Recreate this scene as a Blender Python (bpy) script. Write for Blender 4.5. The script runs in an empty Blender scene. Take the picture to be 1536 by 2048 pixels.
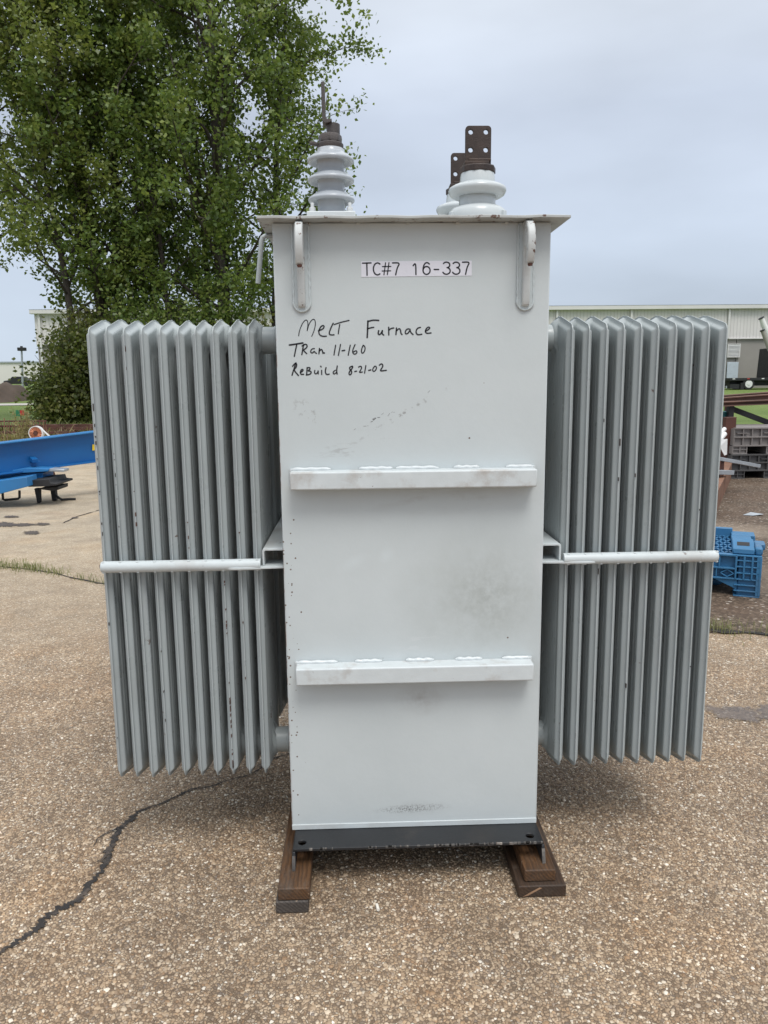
import bpy, bmesh, math, random
import numpy as np
from mathutils import Vector, Matrix

random.seed(7)
RNG = np.random.default_rng(11)
R = math.radians
scene = bpy.context.scene
COL = scene.collection

# ------------------------------------------------------------------ camera
CAM_H, PITCH, ROLL, YAW, FPX = 1.5, R(9.6), R(0.6), R(1.9), 1539.0
fwd = Vector((math.sin(YAW) * math.cos(PITCH), math.cos(YAW) * math.cos(PITCH), -math.sin(PITCH)))
rgt = Vector((math.cos(YAW), -math.sin(YAW), 0))
upv = rgt.cross(fwd)
ri = math.cos(ROLL) * rgt - math.sin(ROLL) * upv
ui = math.cos(ROLL) * upv + math.sin(ROLL) * rgt
CAM = Vector((0, 0, CAM_H))
cam_data = bpy.data.cameras.new('camera')
cam = bpy.data.objects.new('camera', cam_data)
COL.objects.link(cam)
m3 = Matrix((ri, ui, -fwd)).transposed()
cam.matrix_world = Matrix.Translation(CAM) @ m3.to_4x4()
cam_data.sensor_fit = 'VERTICAL'
cam_data.sensor_height = 36.0
cam_data.lens = FPX / 2048.0 * 36.0
cam_data.clip_start = 0.05
cam_data.clip_end = 3000
scene.camera = cam


def at(px, py, Y):
    """world point at depth Y seen at a pixel of the 1536x2048 photograph"""
    d = fwd + ri * ((px - 768) / FPX) - ui * ((py - 1024) / FPX)
    return CAM + d * (Y / d.y)


def gnd(px, py, Z=0.0):
    d = fwd + ri * ((px - 768) / FPX) - ui * ((py - 1024) / FPX)
    return CAM + d * ((Z - CAM_H) / d.z)


# ------------------------------------------------------------------ sky and sun (overcast)
SUN_EL, SUN_AZ = R(62), R(18)          # sun behind the camera, a little to the right
world = bpy.data.worlds.new('World')
scene.world = world
world.use_nodes = True
wn = world.node_tree
wn.nodes.clear()
wo = wn.nodes.new('ShaderNodeOutputWorld')
bg = wn.nodes.new('ShaderNodeBackground')
bg.inputs['Strength'].default_value = 0.1
sky = wn.nodes.new('ShaderNodeTexSky')
sky.sky_type = 'NISHITA'
sky.sun_disc = False
sky.sun_elevation = SUN_EL
sky.sun_rotation = math.pi - SUN_AZ
tc = wn.nodes.new('ShaderNodeTexCoord')
sep = wn.nodes.new('ShaderNodeSeparateXYZ')
wn.links.new(tc.outputs['Generated'], sep.inputs[0])
rp = wn.nodes.new('ShaderNodeValToRGB')       # overcast layer: pale at the horizon, brighter overhead
rp.color_ramp.elements[0].position = 0.0
rp.color_ramp.elements[0].color = (0.415, 0.480, 0.568, 1)
rp.color_ramp.elements[1].position = 1.0
rp.color_ramp.elements[1].color = (1.22, 1.24, 1.25, 1)
e = rp.color_ramp.elements.new(0.30); e.color = (0.425, 0.475, 0.560, 1)
e = rp.color_ramp.elements.new(0.48); e.color = (0.58, 0.62, 0.67, 1)
wn.links.new(sep.outputs['Z'], rp.inputs['Fac'])
mp = wn.nodes.new('ShaderNodeMapping'); mp.inputs['Scale'].default_value = (1.2, 1.2, 3.4)
mp.inputs['Location'].default_value = (3.7, 0.4, 1.1)
wn.links.new(tc.outputs['Generated'], mp.inputs[0])
cn = wn.nodes.new('ShaderNodeTexNoise'); cn.inputs['Scale'].default_value = 1.9
cn.inputs['Detail'].default_value = 5; cn.inputs['Roughness'].default_value = 0.45
wn.links.new(mp.outputs[0], cn.inputs['Vector'])
mr = wn.nodes.new('ShaderNodeMapRange')
mr.inputs['From Min'].default_value = 0.3; mr.inputs['From Max'].default_value = 0.7
mr.inputs['To Min'].default_value = 8.7; mr.inputs['To Max'].default_value = 12.0
wn.links.new(cn.outputs['Fac'], mr.inputs['Value'])
vm = wn.nodes.new('ShaderNodeVectorMath'); vm.operation = 'SCALE'
wn.links.new(rp.outputs['Color'], vm.inputs[0]); wn.links.new(mr.outputs[0], vm.inputs['Scale'])
mx = wn.nodes.new('ShaderNodeMix'); mx.data_type = 'RGBA'; mx.inputs[0].default_value = 0.94
wn.links.new(sky.outputs[0], mx.inputs[6]); wn.links.new(vm.outputs[0], mx.inputs[7])
wn.links.new(mx.outputs[2], bg.inputs['Color'])
wn.links.new(bg.outputs[0], wo.inputs['Surface'])

sd = bpy.data.lights.new('sun', 'SUN')
sd.energy = 1.5
sd.angle = R(24)
sd.color = (1.0, 0.97, 0.93)
sun = bpy.data.objects.new('sun', sd)
COL.objects.link(sun)
sun.rotation_euler = (math.pi / 2 - SUN_EL, 0, SUN_AZ)
sun.location = (3, -6, 12)

vs = scene.view_settings
vs.view_transform = 'Standard'
vs.look = 'None'
vs.exposure = 0.46
vs.gamma = 1.0
vs.use_curve_mapping = False
scene.cycles.max_bounces = 8
scene.cycles.diffuse_bounces = 2
scene.cycles.transparent_max_bounces = 8


# ------------------------------------------------------------------ node helper
class NT:
    def __init__(self, name):
        self.m = bpy.data.materials.new(name)
        self.m.use_nodes = True
        self.t = self.m.node_tree
        self.t.nodes.clear()
        self.out = self.t.nodes.new('ShaderNodeOutputMaterial')
        self.tc = None

    def n(self, typ, ins=None, **props):
        nd = self.t.nodes.new(typ)
        for k, v in props.items():
            setattr(nd, k, v)
        for k, v in (ins or {}).items():
            self.put(nd.inputs[k], v)
        return nd

    def put(self, sock, v):
        if isinstance(v, bpy.types.NodeSocket):
            self.t.links.new(v, sock)
        elif isinstance(v, (tuple, list)) and sock.type == 'RGBA' and len(v) == 3:
            sock.default_value = (*v, 1)
        else:
            sock.default_value = v

    def obj(self):
        if self.tc is None:
            self.tc = self.n('ShaderNodeTexCoord')
        return self.tc.outputs['Object']

    def pos(self):
        return self.n('ShaderNodeNewGeometry').outputs['Position']

    def island(self):
        return self.n('ShaderNodeNewGeometry').outputs['Random Per Island']

    def scale(self, v, s):
        return self.n('ShaderNodeMapping', {0: v, 'Scale': s}).outputs[0]

    def noise(self, v, s, d=3, r=0.55, dist=0.0):
        return self.n('ShaderNodeTexNoise', {'Vector': v, 'Scale': s, 'Detail': d, 'Roughness': r, 'Distortion': dist}).outputs['Fac']

    def ramp(self, f, stops, interp='LINEAR'):
        nd = self.n('ShaderNodeValToRGB', {'Fac': f})
        cr = nd.color_ramp
        cr.interpolation = interp
        while len(cr.elements) < len(stops):
            cr.elements.new(0.5)
        for e, (p, c) in zip(cr.elements, stops):
            e.position = p
            e.color = (*c, 1) if isinstance(c, tuple) else (c, c, c, 1)
        return nd.outputs['Color']

    def math(self, op, a, b=0.0, c=0.0, clamp=False):
        nd = self.n('ShaderNodeMath', {0: a, 1: b, 2: c}, operation=op)
        nd.use_clamp = clamp
        return nd.outputs[0]

    def rng(self, f, a, b, c=0.0, d=1.0):
        return self.n('ShaderNodeMapRange', {'Value': f, 'From Min': a, 'From Max': b, 'To Min': c, 'To Max': d}).outputs[0]

    def mix(self, f, a, b, mode='MIX'):
        nd = self.n('ShaderNodeMix', data_type='RGBA', blend_type=mode)
        self.put(nd.inputs[0], f); self.put(nd.inputs[6], a); self.put(nd.inputs[7], b)
        return nd.outputs[2]

    def bump(self, h, strength=0.3, dist=0.01):
        return self.n('ShaderNodeBump', {'Height': h, 'Strength': strength, 'Distance': dist}).outputs[0]

    def pbr(self, color, rough=0.5, metal=0.0, normal=None, spec=0.5, **kw):
        nd = self.n('ShaderNodeBsdfPrincipled', {'Base Color': color, 'Roughness': rough, 'Metallic': metal, 'Specular IOR Level': spec})
        for k, v in kw.items():
            self.put(nd.inputs[k], v)
        if normal is not None:
            self.put(nd.inputs['Normal'], normal)
        self.t.links.new(nd.outputs[0], self.out.inputs['Surface'])
        return nd


def painted(name, col, rough=0.45, var=0.10, dirt=(0.16, 0.13, 0.10), dirt_amt=0.25, rust=0.0, scale=9.0, bump=0.04, metal=0.0, chip=0.70, spec=0.5):
    """painted or bare metal: mottled colour, grime blotches, rust chips, orange-peel relief"""
    N = NT(name)
    o = N.obj()
    rnd = N.n('ShaderNodeObjectInfo').outputs['Random']
    off = N.n('ShaderNodeVectorMath', {0: o, 1: N.n('ShaderNodeCombineXYZ', {'X': N.math('MULTIPLY', rnd, 7.0), 'Y': N.math('MULTIPLY', rnd, 3.0)}).outputs[0]}, operation='ADD').outputs[0]
    n1 = N.noise(off, scale, 4)
    c = N.mix(N.rng(n1, 0.25, 0.75), tuple(x * (1 - var) for x in col), tuple(min(1, x * (1 + var)) for x in col))
    n2 = N.noise(off, scale * 0.45, 6, 0.65)
    c = N.mix(N.math('MULTIPLY', N.rng(n2, 0.52, 0.80), dirt_amt, clamp=True), c, dirt)
    if rust > 0:
        n3 = N.noise(off, scale * 4.5, 5, 0.7)
        n4 = N.noise(off, scale * 0.6, 2)
        k = N.rng(N.math('ADD', n3, N.math('MULTIPLY', n4, 0.35)), chip + 0.13, chip + 0.17)
        c = N.mix(N.math('MULTIPLY', k, rust, clamp=True), c, (0.10, 0.045, 0.025))
    N.pbr(c, N.rng(N.noise(off, scale * 2, 3), 0.3, 0.7, rough - 0.08, rough + 0.1), metal, N.bump(N.noise(off, scale * 14, 3), bump, 0.01), spec)
    return N.m


# ------------------------------------------------------------------ mesh helper
class MB:
    def __init__(self):
        self.v, self.f = [], []

    def add(self, V, F):
        b = len(self.v)
        self.v += [tuple(p) for p in V]
        self.f += [tuple(i + b for i in q) for q in F]
        return self

    def box(self, x0, x1, y0, y1, z0, z1):
        V = [(x, y, z) for z in (z0, z1) for y in (y0, y1) for x in (x0, x1)]
        return self.add(V, [(0, 2, 3, 1), (4, 5, 7, 6), (0, 1, 5, 4), (2, 6, 7, 3), (0, 4, 6, 2), (1, 3, 7, 5)])

    def bar(self, a, b, w, h, up=(0, 0, 1)):
        """rectangular bar from a to b, w wide and h tall"""
        a, b = Vector(a), Vector(b)
        d = (b - a).normalized()
        u = Vector(up)
        s = d.cross(u)
        if s.length < 1e-4:
            s = d.cross(Vector((1, 0, 0)))
        s.normalize()
        u = s.cross(d).normalized()
        V = [p + s * (w / 2 * i) + u * (h / 2 * j) for p in (a, b) for j in (-1, 1) for i in (-1, 1)]
        return self.add(V, [(0, 2, 3, 1), (4, 5, 7, 6), (0, 1, 5, 4), (2, 6, 7, 3), (0, 4, 6, 2), (1, 3, 7, 5)])

    def tube(self, pts, r, n=12, cap=True):
        pts = [Vector(p) for p in pts]
        rs = r if isinstance(r, (list, tuple)) else [r] * len(pts)
        V, F = [], []
        prev = None
        for i, p in enumerate(pts):
            d = (pts[min(i + 1, len(pts) - 1)] - pts[max(i - 1, 0)]).normalized()
            if prev is None:
                a = d.orthogonal().normalized()
            else:
                a = (prev - d * prev.dot(d))
                a = a.normalized() if a.length > 1e-6 else d.orthogonal().normalized()
            prev = a
            b = d.cross(a)
            V += [p + (a * math.cos(2 * math.pi * k / n) + b * math.sin(2 * math.pi * k / n)) * rs[i] for k in range(n)]
        for i in range(len(pts) - 1):
            for k in range(n):
                F.append((i * n + k, i * n + (k + 1) % n, (i + 1) * n + (k + 1) % n, (i + 1) * n + k))
        if cap:
            F.append(tuple(range(n - 1, -1, -1)))
            F.append(tuple((len(pts) - 1) * n + k for k in range(n)))
        return self.add(V, F)

    def lathe(self, cx, cy, prof, n=40):
        V = [(cx + r * math.cos(2 * math.pi * k / n), cy + r * math.sin(2 * math.pi * k / n), z) for r, z in prof for k in range(n)]
        F = [(i * n + k, i * n + (k + 1) % n, (i + 1) * n + (k + 1) % n, (i + 1) * n + k) for i in range(len(prof) - 1) for k in range(n)]
        F.append(tuple(range(n - 1, -1, -1)))
        F.append(tuple((len(prof) - 1) * n + k for k in range(n)))
        return self.add(V, F)

    def prism(self, poly, fn, a, b):
        """poly in 2D, fn(u, v, w) -> xyz, extruded from w=a to w=b"""
        n = len(poly)
        V = [fn(u, v, w) for w in (a, b) for u, v in poly]
        F = [tuple(range(n)), tuple(range(2 * n - 1, n - 1, -1))] + [(i, i + n, (i + 1) % n + n, (i + 1) % n) for i in range(n)]
        return self.add(V, F)

    def mesh(self, name, off=(0, 0, 0)):
        me = bpy.data.meshes.new(name)
        o = Vector(off)
        me.from_pydata([Vector(p) - o for p in self.v], [], self.f)
        bm = bmesh.new(); bm.from_mesh(me)
        bmesh.ops.recalc_face_normals(bm, faces=bm.faces)
        bm.to_mesh(me); bm.free()
        return me


def root_loc(o):
    v = Vector((0, 0, 0))
    while o is not None:
        v += o.location
        o = o.parent
    return v


def link(name, me, mat, parent=None, loc=(0, 0, 0), smooth=True, angle=35, bevel=0.0, seg=2):
    if mat is not None and not me.materials:
        me.materials.append(mat)
    if smooth and len(me.polygons):
        me.polygons.foreach_set('use_smooth', [True] * len(me.polygons))
        me.set_sharp_from_angle(angle=R(angle))
    o = bpy.data.objects.new(name, me)
    COL.objects.link(o)
    o.location = loc
    o.parent = parent
    if bevel:
        md = o.modifiers.new('bevel', 'BEVEL')
        md.width = bevel; md.segments = seg; md.limit_method = 'ANGLE'; md.angle_limit = R(40)
        md.harden_normals = False
    return o


def obj(name, mb, mat, parent=None, **kw):
    """a mesh given in world coordinates, linked under its parent"""
    return link(name, mb.mesh(name, root_loc(parent)), mat, parent, **kw)


def tag(o, label=None, cat=None, group=None, kind=None):
    if label: o['label'] = label
    if cat: o['category'] = cat
    if group: o['group'] = group
    if kind: o['kind'] = kind
    return o


def thing(name, loc, label, cat, group=None):
    o = bpy.data.objects.new(name, None)
    COL.objects.link(o)
    o.location = loc
    o.empty_display_size = 0.1
    return tag(o, label, cat, group)


def sub(name, parent, loc=(0, 0, 0)):
    """an Empty part: loc in world coordinates"""
    o = bpy.data.objects.new(name, None)
    COL.objects.link(o)
    o.location = Vector(loc) - root_loc(parent)
    o.parent = parent
    o.empty_display_size = 0.1
    return o


def copy_obj(o, parent, delta=(0, 0, 0)):
    c = o.copy()
    COL.objects.link(c)
    c.parent = parent
    c.location = o.location + Vector(delta)
    return c


def np_mesh(name, V, k, F=None, mat=None, **kw):
    """fast mesh: V (n,3); faces of k corners each, consecutive unless F (m,k) given"""
    V = np.asarray(V, np.float32)
    if F is None:
        F = np.arange(len(V)).reshape(-1, k)
    me = bpy.data.meshes.new(name)
    me.vertices.add(len(V)); me.vertices.foreach_set('co', V.ravel())
    me.loops.add(F.size); me.loops.foreach_set('vertex_index', F.ravel().astype(np.int32))
    me.polygons.add(len(F)); me.polygons.foreach_set('loop_start', np.arange(0, F.size, k, dtype=np.int32))
    me.update(calc_edges=True)
    return me


def holed_plate(outline, holes, fn, a, b):
    """plate with round holes: outline 2D, holes (u, v, r); returns a MB"""
    bm = bmesh.new()
    loops = [outline] + [[(u + r * math.cos(2 * math.pi * k / 16), v + r * math.sin(2 * math.pi * k / 16)) for k in range(16)] for u, v, r in holes]
    for lp in loops:
        vs_ = [bm.verts.new((u, v, 0)) for u, v in lp]
        for i in range(len(vs_)):
            bm.edges.new((vs_[i], vs_[(i + 1) % len(vs_)]))
    bmesh.ops.triangle_fill(bm, use_beauty=True, use_dissolve=False, edges=bm.edges[:])
    bm.verts.index_update()
    tris = [tuple(v.index for v in f.verts) for f in bm.faces]
    P = [(v.co.x, v.co.y) for v in bm.verts]
    bm.free()
    n = len(P)
    M = MB()
    V = [fn(u, v, w) for w in (a, b) for u, v in P]
    F = tris + [tuple(i + n for i in reversed(t)) for t in tris]
    k = 0
    for lp in loops:
        m = len(lp)
        F += [(k + i, k + i + n, k + (i + 1) % m + n, k + (i + 1) % m) for i in range(m)]
        k += m
    return M.add(V, F)


def ribbon(strokes, fn, closed=False):
    """flat strokes with round ends; strokes = [(width, [(u, v), ...])]; fn(u, v) -> xyz"""
    M = MB()
    for w, pts in strokes:
        P = [Vector(p) for p in pts]
        # light smoothing (Chaikin) for handwriting
        for _ in range(2):
            if len(P) > 2:
                Q = [P[0]]
                for a, b in zip(P[:-1], P[1:]):
                    Q += [a * 0.75 + b * 0.25, a * 0.25 + b * 0.75]
                P = Q + [P[-1]]
        L, Rr = [], []
        for i, p in enumerate(P):
            d = P[min(i + 1, len(P) - 1)] - P[max(i - 1, 0)]
            d = d.normalized() if d.length > 1e-9 else Vector((1, 0))
            nrm = Vector((-d.y, d.x)) * (w / 2)
            L.append(p + nrm); Rr.append(p - nrm)
        V = [fn(*q) for q in L] + [fn(*q) for q in Rr]
        n = len(P)
        F = [(i, i + 1, n + i + 1, n + i) for i in range(n - 1)]
        M.add(V, F)
        for end, s in ((P[0], P[0] - P[1]), (P[-1], P[-1] - P[-2])):
            a0 = math.atan2(s.y, s.x)
            fan = [end] + [end + Vector((math.cos(a0 + t), math.sin(a0 + t))) * (w / 2) for t in (-1.57, -1.05, -0.52, 0, 0.52, 1.05, 1.57)]
            M.add([fn(*q) for q in fan], [(0, i, i + 1) for i in range(1, 7)])
    return M
MELT = [(2.3, [(-158.6, 1628.0), (-156.8, 1640.2), (-149.4, 1658.6), (-140.5, 1670.3), (-134.0, 1670.6), (-131.7, 1660.3), (-134.8, 1641.9)]), (2.3, [(-134.8, 1641.9), (-129.4, 1660.3), (-120.4, 1672.0), (-114.0, 1672.6), (-111.2, 1664.5), (-112.7, 1650.9), (-118.8, 1634.3), (-122.8, 1626.6)]), (3.5, [(-103.5, 1641.6), (-92.1, 1645.2), (-87.0, 1651.8), (-89.9, 1656.3), (-97.5, 1652.6), (-103.5, 1639.8), (-101.1, 1629.8), (-92.5, 1626.0), (-82.3, 1626.6)]), (3.5, [(-62.6, 1661.2), (-69.3, 1648.7), (-75.3, 1632.9), (-69.7, 1629.5), (-61.0, 1630.2)]), (3.1, [(-59.7, 1657.9), (-40.6, 1664.0), (-18.6, 1668.6)]), (3.1, [(-44.5, 1657.7), (-47.5, 1643.0), (-48.8, 1633.0)]), (4.3, [(33.6, 1666.4), (32.5, 1644.2), (31.0, 1622.0)]), (3.9, [(33.5, 1665.6), (48.4, 1669.2), (63.5, 1668.0)]), (3.5, [(31.8, 1645.7), (44.3, 1648.9), (49.3, 1649.3)]), (3.9, [(63.2, 1640.3), (61.2, 1632.9), (64.2, 1628.4), (69.9, 1632.8), (73.4, 1640.2)]), (3.5, [(73.4, 1640.2), (72.6, 1631.3), (77.1, 1628.3)]), (3.5, [(91.0, 1649.3), (91.2, 1628.5)]), (3.5, [(90.9, 1640.8), (96.7, 1645.9), (105.1, 1647.3)]), (3.5, [(112.7, 1647.3), (111.0, 1629.1)]), (3.5, [(112.2, 1639.1), (120.3, 1646.5), (124.0, 1641.6), (124.7, 1632.3), (128.1, 1629.3)]), (3.5, [(150.7, 1643.3), (143.1, 1645.2), (136.6, 1637.8), (137.7, 1630.4), (144.9, 1632.2), (150.7, 1642.1), (152.5, 1634.0), (158.6, 1629.1)]), (3.5, [(179.3, 1648.2), (170.9, 1646.4), (165.9, 1636.5), (170.8, 1627.5), (183.0, 1629.6)]), (3.5, [(193.3, 1637.7), (202.1, 1642.1), (206.3, 1647.3), (201.4, 1649.5), (195.3, 1644.8), (192.2, 1636.2), (197.5, 1631.4), (209.0, 1633.1)])]
TRAN = [(4.3, [(-185.0, 1603.4), (-166.8, 1605.9), (-147.8, 1608.7)]), (3.5, [(-164.6, 1604.4), (-168.8, 1588.4), (-172.3, 1572.4)]), (3.5, [(-145.7, 1604.2), (-148.2, 1593.8), (-151.4, 1577.1)]), (3.5, [(-149.9, 1600.5), (-140.3, 1606.4), (-134.8, 1601.1), (-139.9, 1593.0), (-148.3, 1589.7), (-138.0, 1579.9)]), (3.1, [(-116.0, 1593.2), (-123.6, 1592.5), (-127.6, 1584.3), (-122.8, 1579.8), (-116.2, 1586.8), (-114.8, 1582.3), (-110.3, 1580.1)]), (3.5, [(-102.0, 1593.4), (-103.9, 1578.9)]), (3.5, [(-102.2, 1586.7), (-96.7, 1591.9), (-93.8, 1586.6), (-92.5, 1579.9)]), (3.9, [(-89.4, 1581.4), (-88.6, 1580.6)]), (3.1, [(-57.0, 1601.9), (-62.2, 1575.1)]), (3.1, [(-43.3, 1604.0), (-50.0, 1573.9)]), (3.9, [(-39.1, 1586.5), (-32.2, 1587.6)]), (3.1, [(-16.4, 1601.6), (-22.6, 1574.0)]), (3.1, [(-3.1, 1603.0), (-9.8, 1588.9), (-10.3, 1580.7), (-4.3, 1575.7), (2.7, 1581.3), (0.5, 1587.3), (-8.0, 1583.2)]), (3.1, [(19.7, 1600.9), (14.2, 1589.4), (15.2, 1578.9), (20.6, 1580.4), (25.3, 1590.4), (23.5, 1599.0), (19.3, 1600.9)])]
REBUILD = [(3.5, [(-168.3, 1554.8), (-174.5, 1538.0), (-180.3, 1520.8)]), (3.5, [(-178.1, 1545.6), (-170.2, 1554.5), (-165.4, 1550.7), (-168.7, 1541.0), (-175.7, 1535.8), (-162.5, 1519.9)]), (3.5, [(-156.9, 1528.1), (-150.0, 1531.8), (-148.7, 1536.3), (-152.9, 1537.1), (-156.9, 1530.4), (-155.6, 1522.5), (-147.9, 1523.1)]), (3.5, [(-137.5, 1541.4), (-139.6, 1521.2)]), (3.5, [(-137.5, 1540.7), (-130.3, 1542.1), (-129.3, 1536.9), (-136.6, 1532.0), (-127.1, 1531.6), (-126.5, 1525.6), (-132.7, 1522.2), (-140.4, 1521.2)]), (3.1, [(-116.4, 1533.7), (-117.7, 1526.2), (-113.6, 1523.2), (-108.2, 1528.0), (-107.2, 1534.4), (-107.1, 1523.9)]), (3.1, [(-97.4, 1533.5), (-97.6, 1521.9)]), (3.5, [(-99.8, 1544.8), (-98.7, 1542.9)]), (3.5, [(-85.0, 1540.9), (-87.9, 1529.7), (-84.3, 1521.4), (-76.6, 1522.8)]), (3.1, [(-59.2, 1533.5), (-66.2, 1528.3), (-64.0, 1521.9), (-56.7, 1526.7)]), (3.5, [(-53.6, 1545.1), (-55.8, 1533.1), (-54.5, 1523.0)]), (3.5, [(-11.7, 1544.0), (-19.4, 1541.4), (-19.1, 1535.8), (-14.2, 1532.0), (-13.5, 1525.2), (-18.2, 1519.2), (-22.0, 1523.4), (-19.2, 1530.5), (-13.0, 1536.8), (-10.2, 1542.1), (-11.7, 1544.0)]), (3.5, [(-5.1, 1529.2), (-0.1, 1530.3)]), (3.1, [(5.8, 1541.5), (12.4, 1544.5), (15.0, 1539.2), (10.3, 1531.7), (7.1, 1526.1), (16.3, 1527.9)]), (3.1, [(26.2, 1545.5), (22.4, 1524.8)]), (3.5, [(34.0, 1532.2), (39.8, 1533.3)]), (3.1, [(51.0, 1543.4), (44.8, 1535.9), (45.8, 1529.1), (51.6, 1529.8), (56.3, 1537.7), (54.8, 1543.0), (51.0, 1543.4)]), (3.5, [(64.0, 1546.2), (70.2, 1550.7), (74.7, 1545.0), (70.0, 1536.4), (65.0, 1529.7), (83.4, 1531.8)])]
LABEL = [(3.9, [(21.1, 1820.5), (44.3, 1821.1)]), (3.9, [(32.7, 1820.8), (33.0, 1788.7)]), (3.9, [(68.3, 1818.1), (65.6, 1820.1), (62.6, 1821.0), (59.6, 1820.7), (56.7, 1819.2), (54.2, 1816.8), (52.2, 1813.4), (50.9, 1809.5), (50.5, 1805.2), (50.8, 1800.9), (52.0, 1796.9), (53.9, 1793.6), (56.3, 1791.1), (59.2, 1789.6), (62.3, 1789.3), (65.3, 1790.1), (68.0, 1792.1)]), (3.1, [(84.0, 1821.2), (79.2, 1789.5)]), (3.1, [(93.4, 1821.5), (88.6, 1789.8)]), (3.1, [(75.3, 1811.2), (98.5, 1811.4)]), (3.1, [(74.4, 1799.6), (97.7, 1799.9)]), (3.9, [(103.1, 1820.8), (123.7, 1821.0), (115.8, 1808.1), (111.5, 1789.3)]), (3.9, [(159.7, 1813.3), (166.9, 1821.5), (167.2, 1789.7)]), (3.9, [(204.1, 1817.4), (199.2, 1821.4), (193.2, 1820.3), (188.3, 1813.1), (186.8, 1802.3), (186.8, 1800.5), (187.5, 1804.5), (189.7, 1807.9), (192.8, 1810.1), (196.6, 1810.9), (200.3, 1810.1), (203.5, 1807.8), (205.6, 1804.4), (206.4, 1800.4), (205.6, 1796.4), (203.5, 1793.0), (200.3, 1790.7), (196.6, 1789.9), (192.8, 1790.7), (189.6, 1793.0), (187.5, 1796.5), (186.8, 1800.5)]), (3.9, [(217.7, 1802.8), (229.7, 1802.8)]), (3.9, [(243.0, 1818.4), (245.5, 1820.7), (248.9, 1822.0), (252.6, 1822.1), (256.2, 1821.0), (258.9, 1818.9), (260.4, 1816.1), (260.4, 1813.1), (259.0, 1810.3), (256.3, 1808.2), (252.9, 1807.1), (253.0, 1807.9), (256.4, 1806.9), (259.2, 1804.9), (261.1, 1802.3), (261.8, 1799.2), (261.3, 1796.2), (259.6, 1793.5), (257.0, 1791.4), (253.7, 1790.2), (250.1, 1790.0), (246.7, 1790.9), (243.7, 1792.7), (241.7, 1795.3)]), (3.9, [(269.8, 1818.3), (272.3, 1820.5), (275.6, 1821.8), (279.4, 1821.9), (282.9, 1820.9), (285.7, 1818.8), (287.2, 1816.0), (287.2, 1812.9), (285.8, 1810.2), (283.1, 1808.0), (279.6, 1807.0), (279.8, 1807.8), (283.2, 1806.7), (286.0, 1804.8), (287.9, 1802.1), (288.6, 1799.1), (288.1, 1796.0), (286.5, 1793.3), (283.8, 1791.2), (280.5, 1790.0), (276.9, 1789.9), (273.5, 1790.7), (270.5, 1792.6), (268.5, 1795.1)]), (3.9, [(295.6, 1821.6), (316.0, 1822.2), (308.2, 1808.9), (304.2, 1789.7)])]
CRACK = [[(-0.998, 1.843, 0.0124), (-0.978, 1.867, 0.0125), (-0.961, 1.898, 0.0138), (-0.95, 1.916, 0.016), (-0.938, 1.931, 0.0183), (-0.922, 1.957, 0.0218), (-0.916, 1.984, 0.0254), (-0.909, 2.008, 0.0251), (-0.888, 2.04, 0.0227), (-0.871, 2.054, 0.0251), (-0.854, 2.068, 0.0201), (-0.846, 2.087, 0.022), (-0.839, 2.107, 0.0163), (-0.837, 2.143, 0.0201), (-0.831, 2.17, 0.018), (-0.825, 2.198, 0.0194), (-0.823, 2.218, 0.0147), (-0.82, 2.257, 0.0211), (-0.824, 2.298, 0.0253), (-0.831, 2.352, 0.0193), (-0.835, 2.396, 0.0236), (-0.836, 2.431, 0.0226), (-0.833, 2.454, 0.0201), (-0.823, 2.477, 0.0176), (-0.811, 2.494, 0.0218), (-0.808, 2.519, 0.0206), (-0.806, 2.537, 0.0152), (-0.792, 2.559, 0.0105), (-0.771, 2.573, 0.0098), (-0.747, 2.587, 0.0077), (-0.729, 2.597, 0.0092), (-0.71, 2.622, 0.0078), (-0.69, 2.641, 0.0101), (-0.676, 2.661, 0.0116), (-0.661, 2.674, 0.0145), (-0.643, 2.69, 0.0132), (-0.623, 2.7, 0.0103), (-0.595, 2.705, 0.0074), (-0.561, 2.718, 0.0074), (-0.529, 2.745, 0.006), (-0.495, 2.765, 0.0075), (-0.459, 2.778, 0.0053), (-0.432, 2.799, 0.0068), (-0.399, 2.844, 0.0062), (-0.362, 2.921, 0.0079), (-0.301, 2.951, 0.0048), (-0.255, 2.974, 0.004)], [(-0.833, 2.454, 0.0094), (-0.849, 2.44, 0.008), (-0.864, 2.426, 0.0066), (-0.882, 2.402, 0.0059), (-0.89, 2.386, 0.0046), (-0.889, 2.344, 0.0026)], [(-0.819, 2.303, 0.0127), (-0.836, 2.278, 0.01), (-0.846, 2.26, 0.0062), (-0.857, 2.249, 0.0025)]]
SEAM = [(-3.6, 6.62), (-3.019, 6.405), (-2.725, 6.295), (-2.462, 6.14), (-2.239, 5.962), (-1.965, 5.775), (-1.719, 5.641)]
# ------------------------------------------------------------------ materials
STONES = [(0.0, (0.150, 0.108, 0.073)), (0.22, (0.275, 0.200, 0.134)), (0.5, (0.385, 0.287, 0.194)), (0.80, (0.485, 0.378, 0.266)), (0.94, (0.65, 0.56, 0.44)), (1.0, (0.87, 0.82, 0.73))]


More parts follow.
